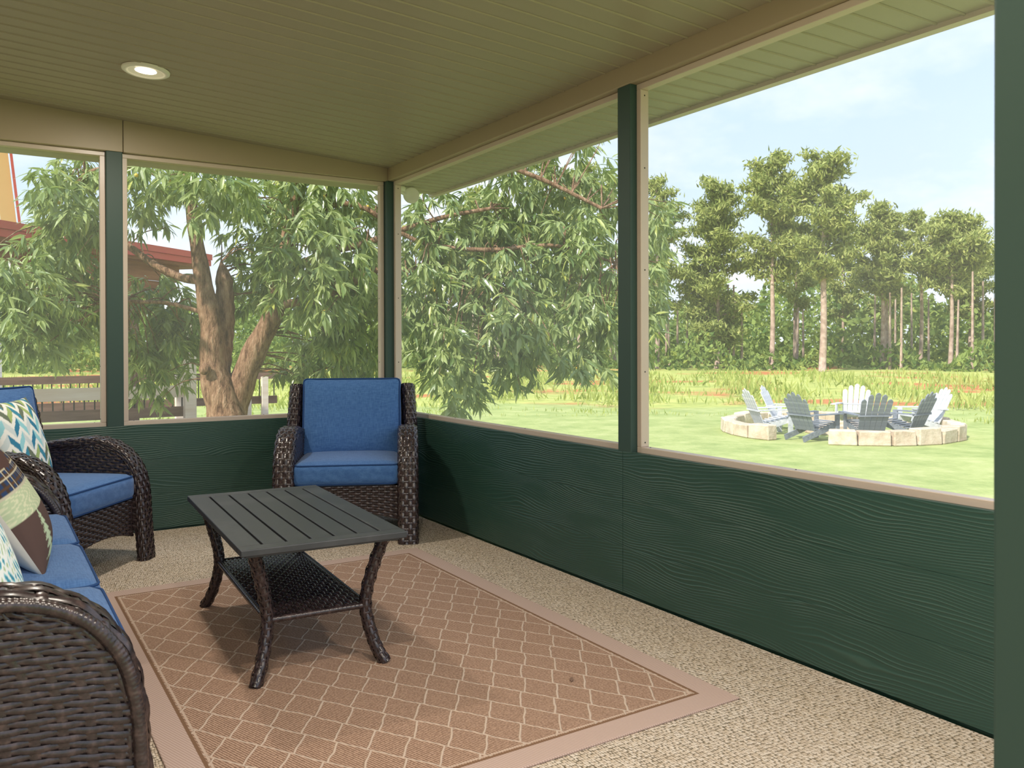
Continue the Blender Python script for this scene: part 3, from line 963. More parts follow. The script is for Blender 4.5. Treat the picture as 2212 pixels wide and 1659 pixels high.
def paint_cabin(u, v):
    C = np.tile(np.array(lin(196, 190, 168)[:3]), (len(u), 1))
    # plaid block
    pl = (u < 0.62) & (v > 0.56) & (v < 0.84)
    sel(C, pl, lin(52, 70, 104)); sel(C, pl & (((u * 15) % 1) < 0.45), lin(74, 62, 58)); sel(C, pl & (((v * 17) % 1) < 0.4), lin(92, 72, 58))
    sel(C, pl & ((((u * 15) % 1) < 0.09) | (((v * 17) % 1) < 0.10)), lin(206, 196, 172))
    # brown blocks
    br = v <= 0.37; sel(C, br, lin(92, 74, 70))
    br2 = ((u - 0.30) ** 2 / 0.09 + (v - 0.92) ** 2 / 0.05) < 1; sel(C, br2, lin(88, 66, 62))
    # pale green band with light scrollwork
    bd = (v > 0.37) & (v < 0.55); sel(C, bd, lin(186, 200, 164))
    sel(C, bd & (np.sin(u * 70 + 5 * np.sin(v * 60)) > 0.45), lin(214, 216, 184))
    # pale pine on brown
    for k in range(7):
        y0 = 0.02 + k * 0.05; wd = 0.20 * (1 - k / 7.5)
        sel(C, (np.abs(u - 0.24) < wd * (1 - (v - y0) / 0.06) * (0.55 + 0.45 * np.sin((u - 0.24) * 160) ** 2)) & (v > y0) & (v < y0 + 0.06), lin(186, 204, 172))
    gr = (u > 0.62) & (v > 0.55); sel(C, gr, lin(168, 164, 148)); sel(C, gr & (np.sin(u * 60 + v * 38) > 0.5), lin(140, 140, 122))
    return C

def paint_teal(u, v):
    C = np.tile(np.array(lin(236, 240, 236)[:3]), (len(u), 1))
    f = np.sin(u * 46 + 3 * np.sin(v * 19)) * np.sin(v * 40 + 2.5 * np.sin(u * 23))
    sel(C, f > 0.35, lin(120, 192, 200)); sel(C, f > 0.7, lin(70, 140, 166)); sel(C, f < -0.7, lin(176, 200, 160))
    return C

# placement: origin at the pillow's middle, leaning against the cushions
p1 = pillow('throw_pillow', 0.43, 0.43, 0.15, paint_zigzag, lin(232, 232, 226), 'white throw pillow with blue, green and grey zigzags on the armchair')
p1.location = (-2.225, -0.72, 0.640); p1.rotation_euler = Euler((math.radians(72), 0.0, math.radians(62)), 'XYZ')
p2 = pillow('throw_pillow', 0.44, 0.44, 0.16, paint_cabin, lin(240, 233, 218), 'patchwork throw pillow with plaid, brown and pine tree patches on the sofa')
p2.location = (-2.318, -2.43, 0.642); p2.rotation_euler = Euler((math.radians(60), 0.0, math.radians(86)), 'XYZ')
p3 = pillow('throw_pillow', 0.42, 0.42, 0.14, paint_teal, lin(230, 232, 228), 'white throw pillow with a teal leafy print beside the sofa arm')
p3.location = (-2.385, -3.04, 0.60); p3.rotation_euler = Euler((math.radians(70), 0.0, math.radians(84)), 'XYZ')

# twin-head floodlight under the eave corner
fd = empty('floodlight', (0.15, 0.16, 2.215)); tag(fd, 'cream twin-head floodlight under the eave at the porch corner', 'light')
MB().lathe([(0.001, 0.012), (0.05, 0.012), (0.055, 0.0), (0.05, -0.022), (0.001, -0.024)], 24).obj('mounting_plate', 'white', fd, True)
bell = [(0.014, 0.075), (0.018, 0.05), (0.034, 0.03), (0.052, 0.004), (0.058, -0.012), (0.055, -0.014), (0.030, -0.008), (0.001, -0.006)]
for loc, aim in (((0.09, -0.03, -0.045), (-0.50, -0.78, -0.35)), ((-0.10, 0.06, -0.055), (-0.25, 0.1, 0.6))):
    h = MB().lathe(bell, 28).obj('lamp_head', 'white', fd, True); h.location = loc
    h.rotation_euler = (-Vector(aim)).to_track_quat('Z', 'Y').to_euler()
    v = Vector(loc)
    MB().tube([(0, 0, -0.02), v * 0.5 + Vector((0, 0, -0.02)), v + Vector(aim).normalized() * -0.05], 0.010, 8).obj('swivel_arm', 'white', fd, True)

# ================================================================ OUTDOORS
GZ = -0.85
m = MB().add([(-120, -60, GZ), (160, -60, GZ), (160, 160, GZ), (-120, 160, GZ)], [np.array([(0, 1, 2, 3)])])
tag(m.obj('ground', 'ground'), 'sunlit lawn running out to weeds and red soil', kind='structure')


def unit(a):
    return a / (np.linalg.norm(a, axis=-1, keepdims=True) + 1e-12)


def leaves(mb, base, d, side, n, L, Wd, tint, droop=0.18):
    """many folded leaf blades at once"""
    k = len(base)
    V = np.zeros((k, 8, 3))
    rows = ((0.0, 0.0), (0.30, 1.0), (0.66, 0.82), (1.0, 0.0))
    c = [base + d * (L * s)[:, None] - n * (droop * L * s * s)[:, None] for s, _ in rows]
    V[:, 0] = c[0]; V[:, 7] = c[3]
    for r, j in ((1, 1), (2, 4)):
        w_ = rows[r][1]
        e = side * (Wd * w_ * 0.5)[:, None]; up = n * (Wd * w_ * 0.16)[:, None]
        V[:, j] = c[r] - e + up; V[:, j + 1] = c[r]; V[:, j + 2] = c[r] + e + up
    o = (np.arange(k) * 8)[:, None]
    tri = np.concatenate([o + np.array(f) for f in ((0, 2, 1), (0, 3, 2), (4, 5, 7), (5, 6, 7))])
    quad = np.concatenate([o + np.array(f) for f in ((1, 2, 5, 4), (2, 3, 6, 5))])
    mb.add(V.reshape(-1, 3), [tri, quad], np.repeat(tint, 8))


# ---- the long-leaved tree just outside the corner
BLOBS = [(-1.66,2.90,2.30,0.34,0.40),(-2.04,2.76,1.55,0.40,0.44),(-1.66,3.57,1.87,0.37,0.65),(-2.03,2.97,1.21,0.28,0.28),(-1.48,3.81,1.45,0.23,0.32),(-1.42,3.80,2.76,0.36,0.27),(-1.08,2.62,2.57,0.37,0.18),(-0.69,1.90,2.40,0.42,0.29),(-1.05,3.31,2.41,0.20,0.26),(-0.92,3.69,0.99,0.32,0.46),(-0.60,3.73,1.32,0.28,0.38),(-0.80,3.85,1.60,0.28,0.24),(0.15,3.02,2.47,0.65,0.46),(0.05,3.32,1.79,0.33,0.43),(0.30,2.22,2.50,0.47,0.39),(0.16,1.83,1.77,0.53,0.49),(0.62,2.48,1.30,0.45,0.50),(0.63,3.18,0.88,0.39,0.34),(0.93,2.76,1.98,0.38,0.57),(1.08,2.90,0.83,0.29,0.29),(1.39,2.00,2.21,0.50,0.45),(1.16,1.66,1.51,0.43,0.47),(1.13,1.33,1.04,0.37,0.33),(1.19,1.05,0.67,0.17,0.22),(2.11,1.79,2.46,0.56,0.51),(1.85,1.47,1.78,0.53,0.49),(1.71,1.08,1.24,0.46,0.34),(2.78,1.60,2.64,0.47,0.57),(2.45,1.09,1.91,0.44,0.49),(2.34,0.80,1.33,0.38,0.38),(2.08,0.60,0.91,0.31,0.18),(3.41,1.19,2.35,0.24,0.28),(3.28,1.04,1.76,0.19,0.42),(3.10,0.91,1.25,0.14,0.27),(1.69,0.97,0.87,0.21,0.17),(-0.95,3.3,3.55,0.62,0.55),(-0.09,2.95,3.66,1.00,0.63),(1.13,2.41,3.53,0.93,0.69),(2.30,1.91,3.49,0.85,0.57)]
STEMS = [[((-0.42, 2.77, -0.87), 0.30), ((-0.42, 2.77, -0.5), 0.27), ((-0.41, 2.77, 0.17), 0.25), ((-0.43, 2.78, 0.47), 0.20), ((-0.52, 2.84, 0.86), 0.15), ((-0.53, 2.85, 1.21), 0.122), ((-0.59, 2.89, 1.65), 0.096), ((-0.65, 2.93, 2.08), 0.074), ((-0.70, 2.97, 2.52), 0.065), ((-0.74, 3.0, 2.87), 0.057), ((-0.80, 3.04, 3.39), 0.044), ((-0.91, 3.12, 4.09), 0.026)],
         [((-0.45, 2.90, 0.80), 0.11), ((-0.39, 2.94, 1.35), 0.105), ((-0.39, 2.95, 1.66), 0.092), ((-0.40, 2.95, 1.76), 0.085), ((-0.42, 2.95, 1.90), 0.012)],
         [((-0.40, 2.82, 0.25), 0.18), ((-0.34, 2.83, 0.52), 0.165), ((-0.26, 2.80, 0.77), 0.145), ((-0.15, 2.73, 1.08), 0.128), ((-0.01, 2.65, 1.39), 0.106), ((0.07, 2.60, 1.79), 0.088), ((0.13, 2.56, 2.27), 0.075), ((0.18, 2.53, 2.67), 0.071), ((0.28, 2.48, 3.24), 0.053), ((0.41, 2.40, 4.03), 0.031)]]
LIMBS = [[((-0.62, 2.92, 1.72), 0.048), ((-0.78, 3.01, 1.74), 0.039), ((-1.0, 3.15, 1.87), 0.035), ((-1.17, 3.27, 2.02), 0.031), ((-1.4, 3.41, 2.17), 0.022), ((-1.73, 3.62, 2.26), 0.017)],
         [((-0.6, 2.9, 1.41), 0.022), ((-0.89, 3.08, 1.5), 0.017), ((-1.11, 3.22, 1.51), 0.017), ((-1.29, 3.34, 1.53), 0.013)],
         [((0.04, 2.5, 1.78), 0.039), ((0.37, 2.29, 1.96), 0.035), ((0.7, 2.08, 2.06), 0.031), ((0.96, 1.92, 2.17), 0.026), ((1.32, 1.69, 2.3), 0.022), ((1.69, 1.45, 2.38), 0.017)],
         [((-0.01, 2.52, 1.47), 0.039), ((0.36, 2.29, 1.56), 0.035), ((0.66, 2.1, 1.73), 0.035), ((0.88, 1.96, 1.82), 0.026), ((1.32, 1.68, 1.73), 0.022), ((1.76, 1.4, 1.64), 0.017)],
         [((0.15, 2.43, 2.65), 0.035), ((0.74, 2.06, 2.91), 0.031), ((1.4, 1.64, 2.91), 0.026), ((2.03, 1.25, 2.69), 0.022), ((2.58, 0.9, 2.38), 0.017)],
         [((0.1, 2.46, 2.26), 0.035), ((0.59, 2.15, 2.43), 0.026), ((1.1, 1.83, 2.08), 0.022), ((1.65, 1.48, 1.99), 0.022), ((2.21, 1.13, 2.03), 0.017), ((2.68, 0.82, 1.86), 0.013)],
         [((-0.7, 2.97, 2.52), 0.031), ((-1.1, 3.23, 2.78), 0.026), ((-1.47, 3.46, 2.74), 0.026), ((-1.66, 3.58, 2.57), 0.022), ((-1.99, 3.79, 2.48), 0.017)]]
tree = empty('shade_tree', (-0.42, 2.77, GZ)); tag(tree, 'multi-stemmed evergreen tree with long drooping leaves just outside the screens', 'tree')
INV = Vector((-0.42, 2.77, GZ)); OFF = np.array(INV)


def limb(name, pts, n, seg):
    P = smoothpath([np.append(np.array(p) - OFF, r) for p, r in pts], n)
    w_ = 1 + 0.05 * np.sin(np.arange(n) * 1.7)
    return MB().tube(P[:, :3], P[:, 3] * w_ * (0.86 if P[0, 3] > 0.06 else 1.0), seg).obj(name, 'bark', tree, True)

limb('trunk', STEMS[0], 50, 18); limb('stem', STEMS[1], 34, 14); limb('stem', STEMS[2], 40, 16)
for b in LIMBS:
    limb('branch', b, 26, 8)
kn = MB().lathe([(0.001, 0.03), (0.03, 0.028), (0.045, 0.012), (0.055, -0.01)], 14).obj('knot', 'bark', tree, True)
kn.location = (-0.63 + 0.42, 2.70 - 2.77, 0.88 - GZ); kn.rotation_euler = Vector((-0.3, -0.95, 0.1)).to_track_quat('Z', 'Y').to_euler()

H2 = np.array([_r[0], _r[1], 0.0]); F2 = np.array([FWD[0], FWD[1], 0.0])
tw, twd = [], []
for bx, by, bz, rl, rz in BLOBS:
    cnt = int(560 * rl * rz) if bz < 3.2 else int(120 * rl * rz)
    q = rng.normal(size=(cnt, 3)); q = unit(q) * rng.random((cnt, 1)) ** 0.45
    p = np.array([bx, by, bz]) + q[:, :1] * rl * 1.12 * H2 + q[:, 1:2] * 0.5 * F2 + q[:, 2:] * rz * 1.08 * np.array([0, 0, 1.0])
    tw.append(p); twd.append(unit(q * np.array([1, 1, 0.3]) + np.array([0, 0, -0.35])))
tw = np.concatenate(tw); twd = np.concatenate(twd)
keep = tw[:, 1] > 0.45; tw, twd = tw[keep], twd[keep]
PER = 11
B = np.repeat(tw, PER, 0); TD = np.repeat(twd, PER, 0); N_ = len(B)
d = unit(unit(rng.normal(size=(N_, 3))) * 0.85 + TD * 0.5 + np.array([0, 0, -0.55]))
B = B + TD * (rng.random((N_, 1)) - 0.6) * 0.10 + rng.normal(size=(N_, 3)) * 0.012
up = unit(np.array([0, 0, 1.0]) + rng.normal(size=(N_, 3)) * 0.45)
side = unit(np.cross(d, up)); nn = np.cross(side, d)
L = rng.uniform(0.11, 0.185, N_); Wd = L * rng.uniform(0.17, 0.235, N_)
tint = np.clip(rng.random(N_), 0, 0.97)
order = np.argsort(np.linalg.norm(B - CAM, axis=1))
front, rest = order[:300], order[300:]
mb = MB(); leaves(mb, B[rest] - OFF, d[rest], side[rest], nn[rest], L[rest], Wd[rest], tint[rest])
fo = mb.obj('foliage', 'leaf', tree, False, True); fo['kind'] = 'stuff'
lm = []
for k in range(6):
    mb = MB(); one = np.ones(1)
    leaves(mb, np.zeros((1, 3)), np.array([[1.0, 0, 0]]), np.array([[0, 1.0, 0]]), np.array([[0, 0, 1.0]]), one, one * (0.21 + 0.015 * k), one * (0.12 + 0.13 * k))
    me = mb.mesh('leaf', False, True); me.materials.append(MT['leaf']); lm.append(me)
for j, i in enumerate(front):
    o = link('leaf', lm[j % 6], tree)
    Mx = Matrix.Identity(4)
    for a in range(3):
        Mx[a][0], Mx[a][1], Mx[a][2], Mx[a][3] = d[i, a] * L[i], side[i, a] * L[i], nn[i, a] * L[i], B[i, a] - OFF[a]
    o.matrix_basis = Mx
# twigs carrying the leaves
mb = MB()
nodes = np.concatenate([smoothpath([np.array(p) for p, r in b], 20) for b in LIMBS + STEMS])
for i in rng.choice(len(tw), 420, replace=False):
    a = nodes[np.argmin(np.linalg.norm(nodes - tw[i], axis=1))]
    if np.linalg.norm(a - tw[i]) > 1.3: a = tw[i] + (a - tw[i]) * 0.5
    mid = (a + tw[i]) / 2 + np.array([0, 0, 0.08]) + rng.normal(size=3) * 0.05
    mb.tube(smoothpath([a - OFF, mid - OFF, tw[i] - OFF], 7), np.linspace(0.008, 0.003, 7), 4, False)
tg = mb.obj('twigs', 'bark', tree, True); tg['kind'] = 'stuff'
fm = MB().lathe([(0.0005, 0.021), (0.012, 0.017), (0.019, 0.008), (0.021, -0.003), (0.016, -0.015), (0.0005, -0.020)], 10).mesh('fruit', True); fm.materials.append(MT['fruit'])
vis = [i for i in rng.permutation(len(tw)) if tw[i][2] < 2.9][:34]
for i in vis:
    o = link('fruit', fm, tree); o.location = Vector(tw[i] + rng.normal(size=3) * 0.05 + np.array([0, 0, -0.05])) - INV
    o.scale = [random.uniform(0.8, 1.1)] * 3


# ---- pines at the edge of the woods
def blades(mb, c, dirs, size, wid, tint, nb=2):
    """pointed tufts: nb crossing blades at each centre"""
    k = len(c)
    for b_ in range(nb):
        s_ = unit(np.cross(dirs, unit(rng.normal(size=(k, 3)))))
        V = np.stack([c - dirs * size[:, None] * 0.35, c + s_ * wid[:, None], c + dirs * size[:, None] * 0.65, c - s_ * wid[:, None]], 1)
        mb.add(V.reshape(-1, 3), [np.arange(k * 4).reshape(k, 4)], np.repeat(tint, 4))


def pine(x, y, H, crown0, R, rt, label, nbr=44, lean=0.0):
    r = empty('pine_tree', (x, y, GZ)); tag(r, label, 'tree', 'pines at the edge of the woods')
    zz = np.linspace(0, H * 0.97, 14)
    P = np.stack([lean * zz / H + 0.08 * np.sin(zz * 0.7), 0.08 * np.cos(zz * 0.5), zz], -1)
    MB().tube(P, np.interp(zz, [0, H], [rt, rt * 0.3]), 8).obj('trunk', 'pinebark', r, True)
    cs, ds = [], []
    bm = MB()
    for k in range(nbr):
        u = (k + rng.random()) / nbr
        z = crown0 + (H - crown0) * u
        ln = 1.18 * R * (0.45 + 0.75 * math.sin(math.pi * min(1, 0.18 + 0.82 * (1 - u)) ** 1.1)) * rng.uniform(0.55, 1.1) * (1.0 - 0.55 * u)
        a = rng.uniform(0, 2 * math.pi)
        tip = np.array([lean * z / H + ln * math.cos(a), ln * math.sin(a), z + ln * 0.25])
        root = np.array([lean * z / H, 0, z - 0.2])
        bm.tube(np.stack([root, (root + tip) / 2 + [0, 0, -0.1], tip]), [0.06, 0.04, 0.02], 4, False)
        n = int(84 + 70 * ln)
        f = rng.random((n, 1)) ** 0.6
        c = root + (tip - root) * f + rng.normal(size=(n, 3)) * np.array([0.34, 0.34, 0.22]) * (0.45 + 0.16 * R)
        cs.append(c); ds.append(unit(rng.normal(size=(n, 3)) + np.array([0, 0, 0.7])))
    cs = np.concatenate(cs); ds = np.concatenate(ds); n = len(cs)
    bm.obj('branches', 'pinebark', r)['kind'] = 'stuff'
    mb = MB(); blades(mb, cs, ds, rng.uniform(0.30, 0.62, n), rng.uniform(0.04, 0.085, n), np.clip(rng.random(n) * 0.97, 0, 0.97))
    mb.obj('foliage', 'pine', r, False, True)['kind'] = 'stuff'

pine(47.05, 36.80, 15.7, 6.6, 2.7, 0.20, 'tallest pine with a rounded dark crown, inner of the two tall pines')
pine(46.85, 32.20, 14.9, 6.4, 2.9, 0.26, 'tall pine with a thick pale trunk and broad crown')
pine(46.60, 41.80, 14.4, 1.6, 3.2, 0.20, 'bushy pine with foliage low on its trunk beside the two tall pines', 74)
pine(55.75, 33.65, 12.3, 5.4, 2.5, 0.18, 'medium pine with full crown and straight trunk beyond the two tall pines')
pine(60.15, 33.25, 12.4, 7.0, 1.9, 0.17, 'slender pine with thin open crown and pale trunk', 15)
pine(58.20, 29.70, 11.3, 5.6, 2.6, 0.18, 'wide-crowned pine closest to the free-standing green post')
pine(69.35, 34.50, 11.2, 4.2, 2.6, 0.18, 'distant pine half hidden behind the wide-crowned pine')
pine(42.60, 44.35, 15.0, 4.0, 2.6, 0.2, 'pine seen just past the middle post above the hanging leaves', 30)
pine(39.80, 50.85, 16.8, 4.0, 3.4, 0.2, 'hazy tall pine behind the long-leaved tree near the middle post', 34)
pine(32.95, 57.55, 15.0, 4.0, 3.4, 0.2, 'hazy tall pine behind the long-leaved tree near the corner post', 34)
pine(55.10, 41.15, 10.2, 5.0, 2.0, 0.15, 'short thin pine in the gap between bushy and tall pines', 16)
pine(63.60, 42.90, 10.6, 4.5, 2.2, 0.15, 'thin pine deep in the woods behind the medium pine', 18)
pine(66.40, 40.60, 10.4, 4.5, 2.2, 0.15, 'thin pine deep in the woods behind the slender pine', 18)

# ---- the woods behind, undergrowth and weeds
def polar(az, dist):
    """az: angle from straight ahead, to the wall-less side positive"""
    a = YAW + az
    return np.stack([CAM[0] + np.sin(a) * dist, CAM[1] + np.cos(a) * dist], -1)

n = 56000
az = rng.uniform(-0.75, 0.62, n); dist = rng.uniform(80, 112, n)
prof = 7.4 + 1.6 * np.sin(az * 23) + 1.2 * np.sin(az * 57 + 1) + 0.8 * np.sin(az * 131)
z = GZ + prof * rng.random(n) ** 1.05
xy = polar(az, dist)
mb = MB(); blades(mb, np.column_stack([xy, z]), unit(rng.normal(size=(n, 3)) + [0, 0, 0.6]), rng.uniform(0.45, 0.95, n), rng.uniform(0.12, 0.26, n), rng.random(n) * 0.97, 1)
woods = o = mb.obj('treeline', 'woods', None, False, True); tag(o, 'green woods closing the view behind the pines', kind='stuff')
mb = MB()
for k in range(60):
    p = polar(rng.uniform(-0.1, 0.6), rng.uniform(66, 82)); h = rng.uniform(4.5, 7.0)
    mb.tube(np.array([[p[0], p[1], GZ], [p[0] + rng.normal() * 0.1, p[1], GZ + h]]), [0.12, 0.07], 5, False)
o = mb.obj('trunks', 'pinebark', woods, True); tag(o, kind='stuff')

n = 12000
az = rng.uniform(-0.8, 0.62, n); dist = 64 + 12 * rng.random(n) + 3 * np.sin(az * 19)
z = GZ + (1.6 + 0.9 * np.sin(az * 37) + 0.6 * np.sin(az * 90)).clip(0.4) * rng.random(n)
mb = MB(); blades(mb, np.column_stack([polar(az, dist), z]), unit(rng.normal(size=(n, 3)) + [0, 0, 0.9]), rng.uniform(0.3, 0.7, n), rng.uniform(0.08, 0.18, n), rng.random(n) * 0.97, 2)
o = mb.obj('undergrowth', 'woods', None, False, True); tag(o, 'dense undergrowth along the foot of the woods', kind='stuff')

n = 30000
az = rng.uniform(-0.85, 0.62, n); dist = 22.5 + 32 * rng.random(n) ** 1.1
xy = polar(az, dist)
clump = np.sin(xy[:, 0] * 0.9) * np.sin(xy[:, 1] * 0.8 + 1) + 0.6 * np.sin(xy[:, 0] * 2.3 + xy[:, 1] * 1.7)
ok = clump + rng.normal(size=n) * 0.35 > 0.35
xy = xy[ok]; cl_ = clump[ok]; n = len(xy)
hgt = (0.10 + 0.22 * rng.random(n) + 0.22 * np.clip(cl_, 0, 1)) * np.clip((dist[ok] - 21) / 8, 0.35, 1.2)
mb = MB(); blades(mb, np.column_stack([xy, GZ + hgt * 0.35]), unit(rng.normal(size=(n, 3)) * 0.35 + [0, 0, 1.0]), hgt, hgt * 0.09, rng.random(n) * 0.97, 2)
o = mb.obj('weeds', 'weed', None, False, True); tag(o, 'yellow-green weeds growing on the rough field', kind='stuff')

# ---- fire pit: ring wall of cut stone blocks with an opening, chairs inside
PC = np.array([13.45, 6.35]); PR = 2.32
ring = empty('fire_pit_wall', (PC[0], PC[1], GZ)); tag(ring, 'low ring wall of pale cut stone around the fire pit on the lawn', 'stone wall')
a = math.radians(212)
while a < math.radians(212 + 332):
    ln = rng.uniform(0.40, 0.62); da = ln / PR; am = a + da / 2; hh = rng.uniform(0.27, 0.33); dp = rng.uniform(0.26, 0.33)
    mb = MB().box((-dp / 2, -ln / 2 + 0.006, 0), (dp / 2, ln / 2 - 0.006, hh))
    V = mb.v[0]; V += rng.normal(size=V.shape) * np.array([0.015, 0.010, 0.008]); V[V[:, 2] < 0.1, 2] = 0.0
    o = bevel(mb.obj('stone', 'stone', ring), 0.02, 1); o.location = (PR * math.cos(am), PR * math.sin(am), 0); o.rotation_euler = (0, 0, am)
    a += da
# fire bowl ring in the middle
fp = empty('fire_ring', (PC[0], PC[1], GZ)); tag(fp, 'small round fire ring of pale stones in the middle of the ring wall', 'fire pit')
for k in range(11):
    an = k * 2 * math.pi / 11
    mb = MB().box((-0.13, -0.15, 0), (0.13, 0.15, 0.22)); mb.v[0] += rng.normal(size=(8, 3)) * 0.012; mb.v[0][mb.v[0][:, 2] < 0.1, 2] = 0
    o = bevel(mb.obj('stone', 'stone', fp), 0.015, 1); o.location = (0.55 * math.cos(an), 0.55 * math.sin(an), 0); o.rotation_euler = (0, 0, an)


def adirondack(mat, label):
    r = empty('garden_chair'); tag(r, label, 'chair', 'slatted garden chairs around the fire pit')
    hs = [0.70, 0.80, 0.84, 0.80, 0.70]
    for k in range(5):
        h = hs[k]; w_ = 0.052
        prof = [(-w_, 0), (w_, 0), (w_, h - 0.05), (w_ * 0.6, h - 0.015), (0, h), (-w_ * 0.6, h - 0.015), (-w_, h - 0.05)]
        v = [(x, 0.0, z) for x, z in prof] + [(x, 0.02, z) for x, z in prof]
        n7 = 7
        mb = MB().add(v, [np.array([list(range(n7))]), np.array([[n7 + i for i in range(n7)][::-1]]), np.array([(i, n7 + i, n7 + (i + 1) % n7, (i + 1) % n7) for i in range(n7)])])
        o = mb.obj('back_slat', mat, r); o.location = ((k - 2) * 0.108, 0.20, 0.22); o.rotation_euler = (math.radians(-24), math.radians((k - 2) * 2.2), 0)
    for k in range(6):
        y = -0.34 + k * 0.098; z = 0.375 - k * 0.026
        MB().bar((-0.26, y, z), (0.26, y, z), 0.085, 0.02).obj('seat_slat', mat, r)
    for sx in (-1, 1):
        MB().bar((sx * 0.34, -0.42, 0.545), (sx * 0.34, 0.34, 0.535), 0.125, 0.022).obj('arm', mat, r)
        MB().bar((sx * 0.285, -0.36, 0.0), (sx * 0.285, -0.36, 0.535), 0.035, 0.10, (0, 1, 0)).obj('front_leg', mat, r)
        MB().bar((sx * 0.255, -0.40, 0.335), (sx * 0.255, 0.50, 0.055), 0.03, 0.11).obj('rear_leg', mat, r)
    MB().bar((-0.33, 0.345, 0.515), (0.33, 0.345, 0.515), 0.06, 0.025).obj('back_rail', mat, r)
    return r


def seat_at(o, x, y, spin=0.0):
    o.location = (x, y, GZ)
    dd = PC - np.array([x, y]); o.rotation_euler = (0, 0, math.atan2(dd[0], -dd[1]) + spin)

wh = adirondack('chairwood', 'white garden chair facing the porch from across the fire pit'); seat_at(wh, 14.84, 6.98)
gy = adirondack('chairgrey', 'grey garden chair with its back to the porch, in front of the white one'); seat_at(gy, 12.72, 5.14)
for src, x, y, sp, lab in ((wh, 13.20, 7.55, 0.25, 'white garden chair at the woods side of the fire pit, turned to the white-backed one'),
                           (wh, 12.05, 7.05, 0.0, 'white garden chair seen side-on by the stone wall end closest to the tree'),
                           (wh, 15.00, 5.35, 0.1, 'white garden chair seen side-on with a leaning back at the far stone wall'),
                           (gy, 13.60, 4.86, 0.0, 'dark grey garden chair with its back to the porch, alone'),
                           (gy, 11.85, 5.75, -0.5, 'grey garden chair standing in the gap of the stone wall')):
    c = copy_tree(src); seat_at(c, x, y, sp); c['label'] = lab

# ---- deck with railings beyond the end screens
dk = MB().box((-4.2, 4.4, GZ), (2.4, 9.2, -0.15)).obj('deck', 'deckdark'); tag(dk, 'raised timber deck beyond the tree', 'deck')

def railing(label, y, x0, x1, zt, hb, zb, mat, posts, spacing=0.115):
    r = empty('deck_railing', ((x0 + x1) / 2, y, -0.15)); tag(r, label, 'railing'); ox = (x0 + x1) / 2; oz = 0.15
    MB().box((x0 - ox, -0.02, zt - hb + oz), (x1 - ox, 0.02, zt + oz)).obj('top_board', mat, r)
    MB().box((x0 - ox, -0.02, zb + oz), (x1 - ox, 0.02, zb + 0.13 + oz)).obj('bottom_board', 'deckdark', r)
    bm = MB().box((-0.008, 0.021, zb + oz), (0.008, 0.037, zt - 0.02 + oz)).mesh('baluster'); bm.materials.append(MT['balu'])
    k = 0
    while x0 + 0.06 + k * spacing < x1:
        o = link('baluster', bm, r); o.location = (x0 + 0.06 + k * spacing - ox, 0, 0); k += 1
    for px_, w_, h_, mt_ in posts:
        MB().box((px_ - ox - w_ / 2, -0.02 - w_, 0), (px_ - ox + w_ / 2, -0.021, h_ + oz)).obj('post', mt_, r)
    return r

railing('pale timber deck railing with black balusters ending at a tall post', 6.30, -3.3, -0.10, 0.575, 0.155, 0.17, 'decklight', [(-0.06, 0.14, 1.42, 'decklight')])
railing('weathered timber deck railing with black balusters at the back of the deck', 9.10, -3.4, 1.95, 0.635, 0.115, 0.10, 'deckdark', [(-2.6, 0.10, 1.6, 'deckdark'), (0.35, 0.14, 0.62, 'decklight'), (1.42, 0.12, 0.60, 'decklight'), (1.72, 0.10, 0.56, 'decklight')], 0.125)

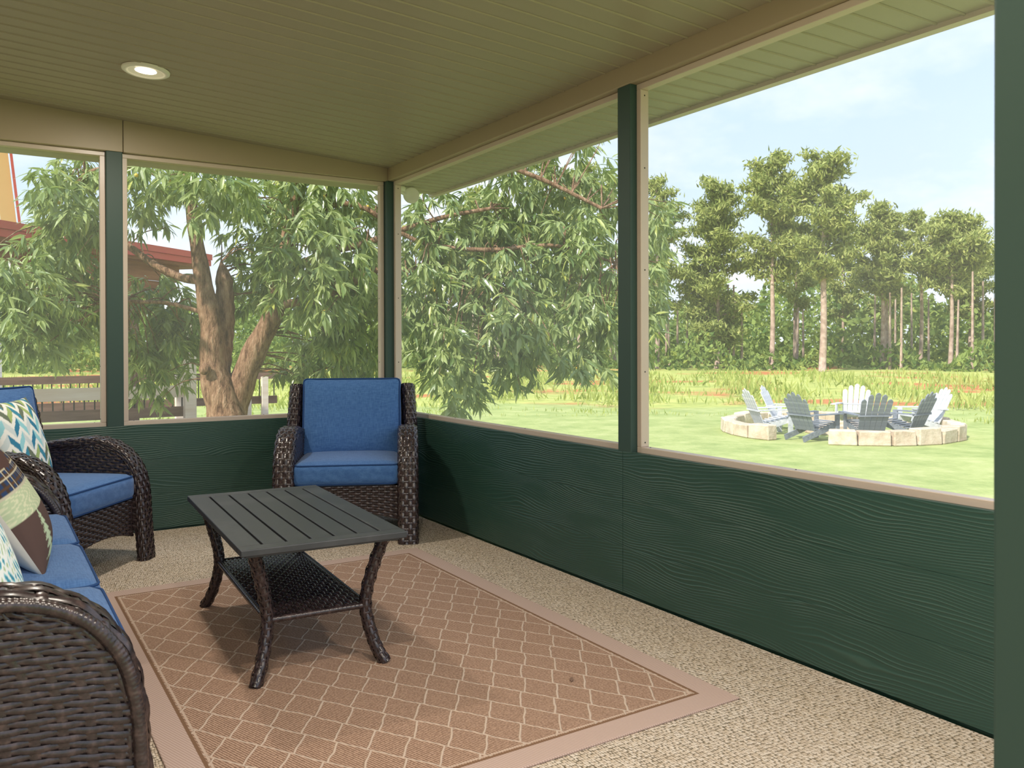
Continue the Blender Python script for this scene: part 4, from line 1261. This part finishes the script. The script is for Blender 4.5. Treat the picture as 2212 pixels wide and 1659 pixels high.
# ---- open shelter with a red roof edge over the deck
A_ = np.array([-3.0, 4.14]); B_ = np.array([0.42, 7.18]); dr = (B_ - A_) / np.linalg.norm(B_ - A_); pn = np.array([-dr[1], dr[0]])
sh = empty('deck_shelter', ((A_[0] + B_[0]) / 2, (A_[1] + B_[1]) / 2, -0.15), math.atan2(dr[1], dr[0])); tag(sh, 'open deck shelter with red metal roof edge and brown timber beams', 'shelter')
hl = np.linalg.norm(B_ - A_) / 2; oz = 0.15
MB().box((-hl, -0.02, 2.235 + oz), (hl, 0.03, 2.315 + oz)).obj('fascia', 'redroof', sh)
MB().box((-hl, -0.04, 2.318 + oz), (hl, 0.05, 2.40 + oz)).obj('drip_edge', 'redroof', sh)
MB().box((-hl, 0.05, 2.36 + oz), (hl, 2.2, 2.41 + oz)).obj('roof_sheet', 'redroof', sh)
MB().box((-hl, 0.03, 2.20 + oz), (hl, 2.2, 2.34 + oz)).obj('rafters', 'beamwood', sh)
MB().box((-hl + 0.1, 0.25, 1.98 + oz), (hl - 0.35, 0.32, 2.20 + oz)).obj('beam', 'beamwood', sh)
MB().box((-hl + 0.1, 0.30, 1.74 + oz), (hl - 0.5, 0.38, 1.975 + oz)).obj('beam', 'beamwood', sh)
for l in (-hl + 0.3, hl - 1.25):
    MB().box((l - 0.09, 0.25, 0), (l + 0.09, 0.43, 1.74 + oz)).obj('post', 'deckdark', sh)

# ---- house wing with yellow rake boards and red edge
hs = empty('house_wing', (-3.6, 9.6, GZ)); tag(hs, 'white house wing with a yellow sloping eave board and red edge', 'house'); O2 = np.array([-3.6, 9.6, GZ])
for k in range(22):
    z0 = k * 0.22
    MB().box((-1.6, -0.05 + 0.0, z0 + 0.004), (1.50, 0.10, z0 + 0.22)).obj('siding_board', 'white_siding', hs)
MB().bar(np.array([-2.17, 9.42, 4.6]) - O2, np.array([-1.96, 9.42, 2.55]) - O2, 0.20, 0.05, (0, 1, 0)).obj('eave_board', 'yellow', hs)
MB().bar(np.array([-2.03, 9.40, 4.6]) - O2, np.array([-1.82, 9.40, 2.55]) - O2, 0.035, 0.07, (0, 1, 0)).obj('eave_edge', 'redroof', hs)

# a dry leaf on the rug
mb = MB(); one = np.ones(1)
leaves(mb, np.zeros((1, 3)), np.array([[1.0, 0, 0]]), np.array([[0, 1.0, 0]]), np.array([[0, 0, 1.0]]), one * 0.045, one * 0.012, one * 0.2, 0.05)
dl = mb.obj('dry_leaf', 'deckdark'); dl.location = (-0.765, -3.15, 0.0105); dl.rotation_euler = (0, 0, 0.9)
tag(dl, 'small dry leaf lying on the brown rug', 'leaf')
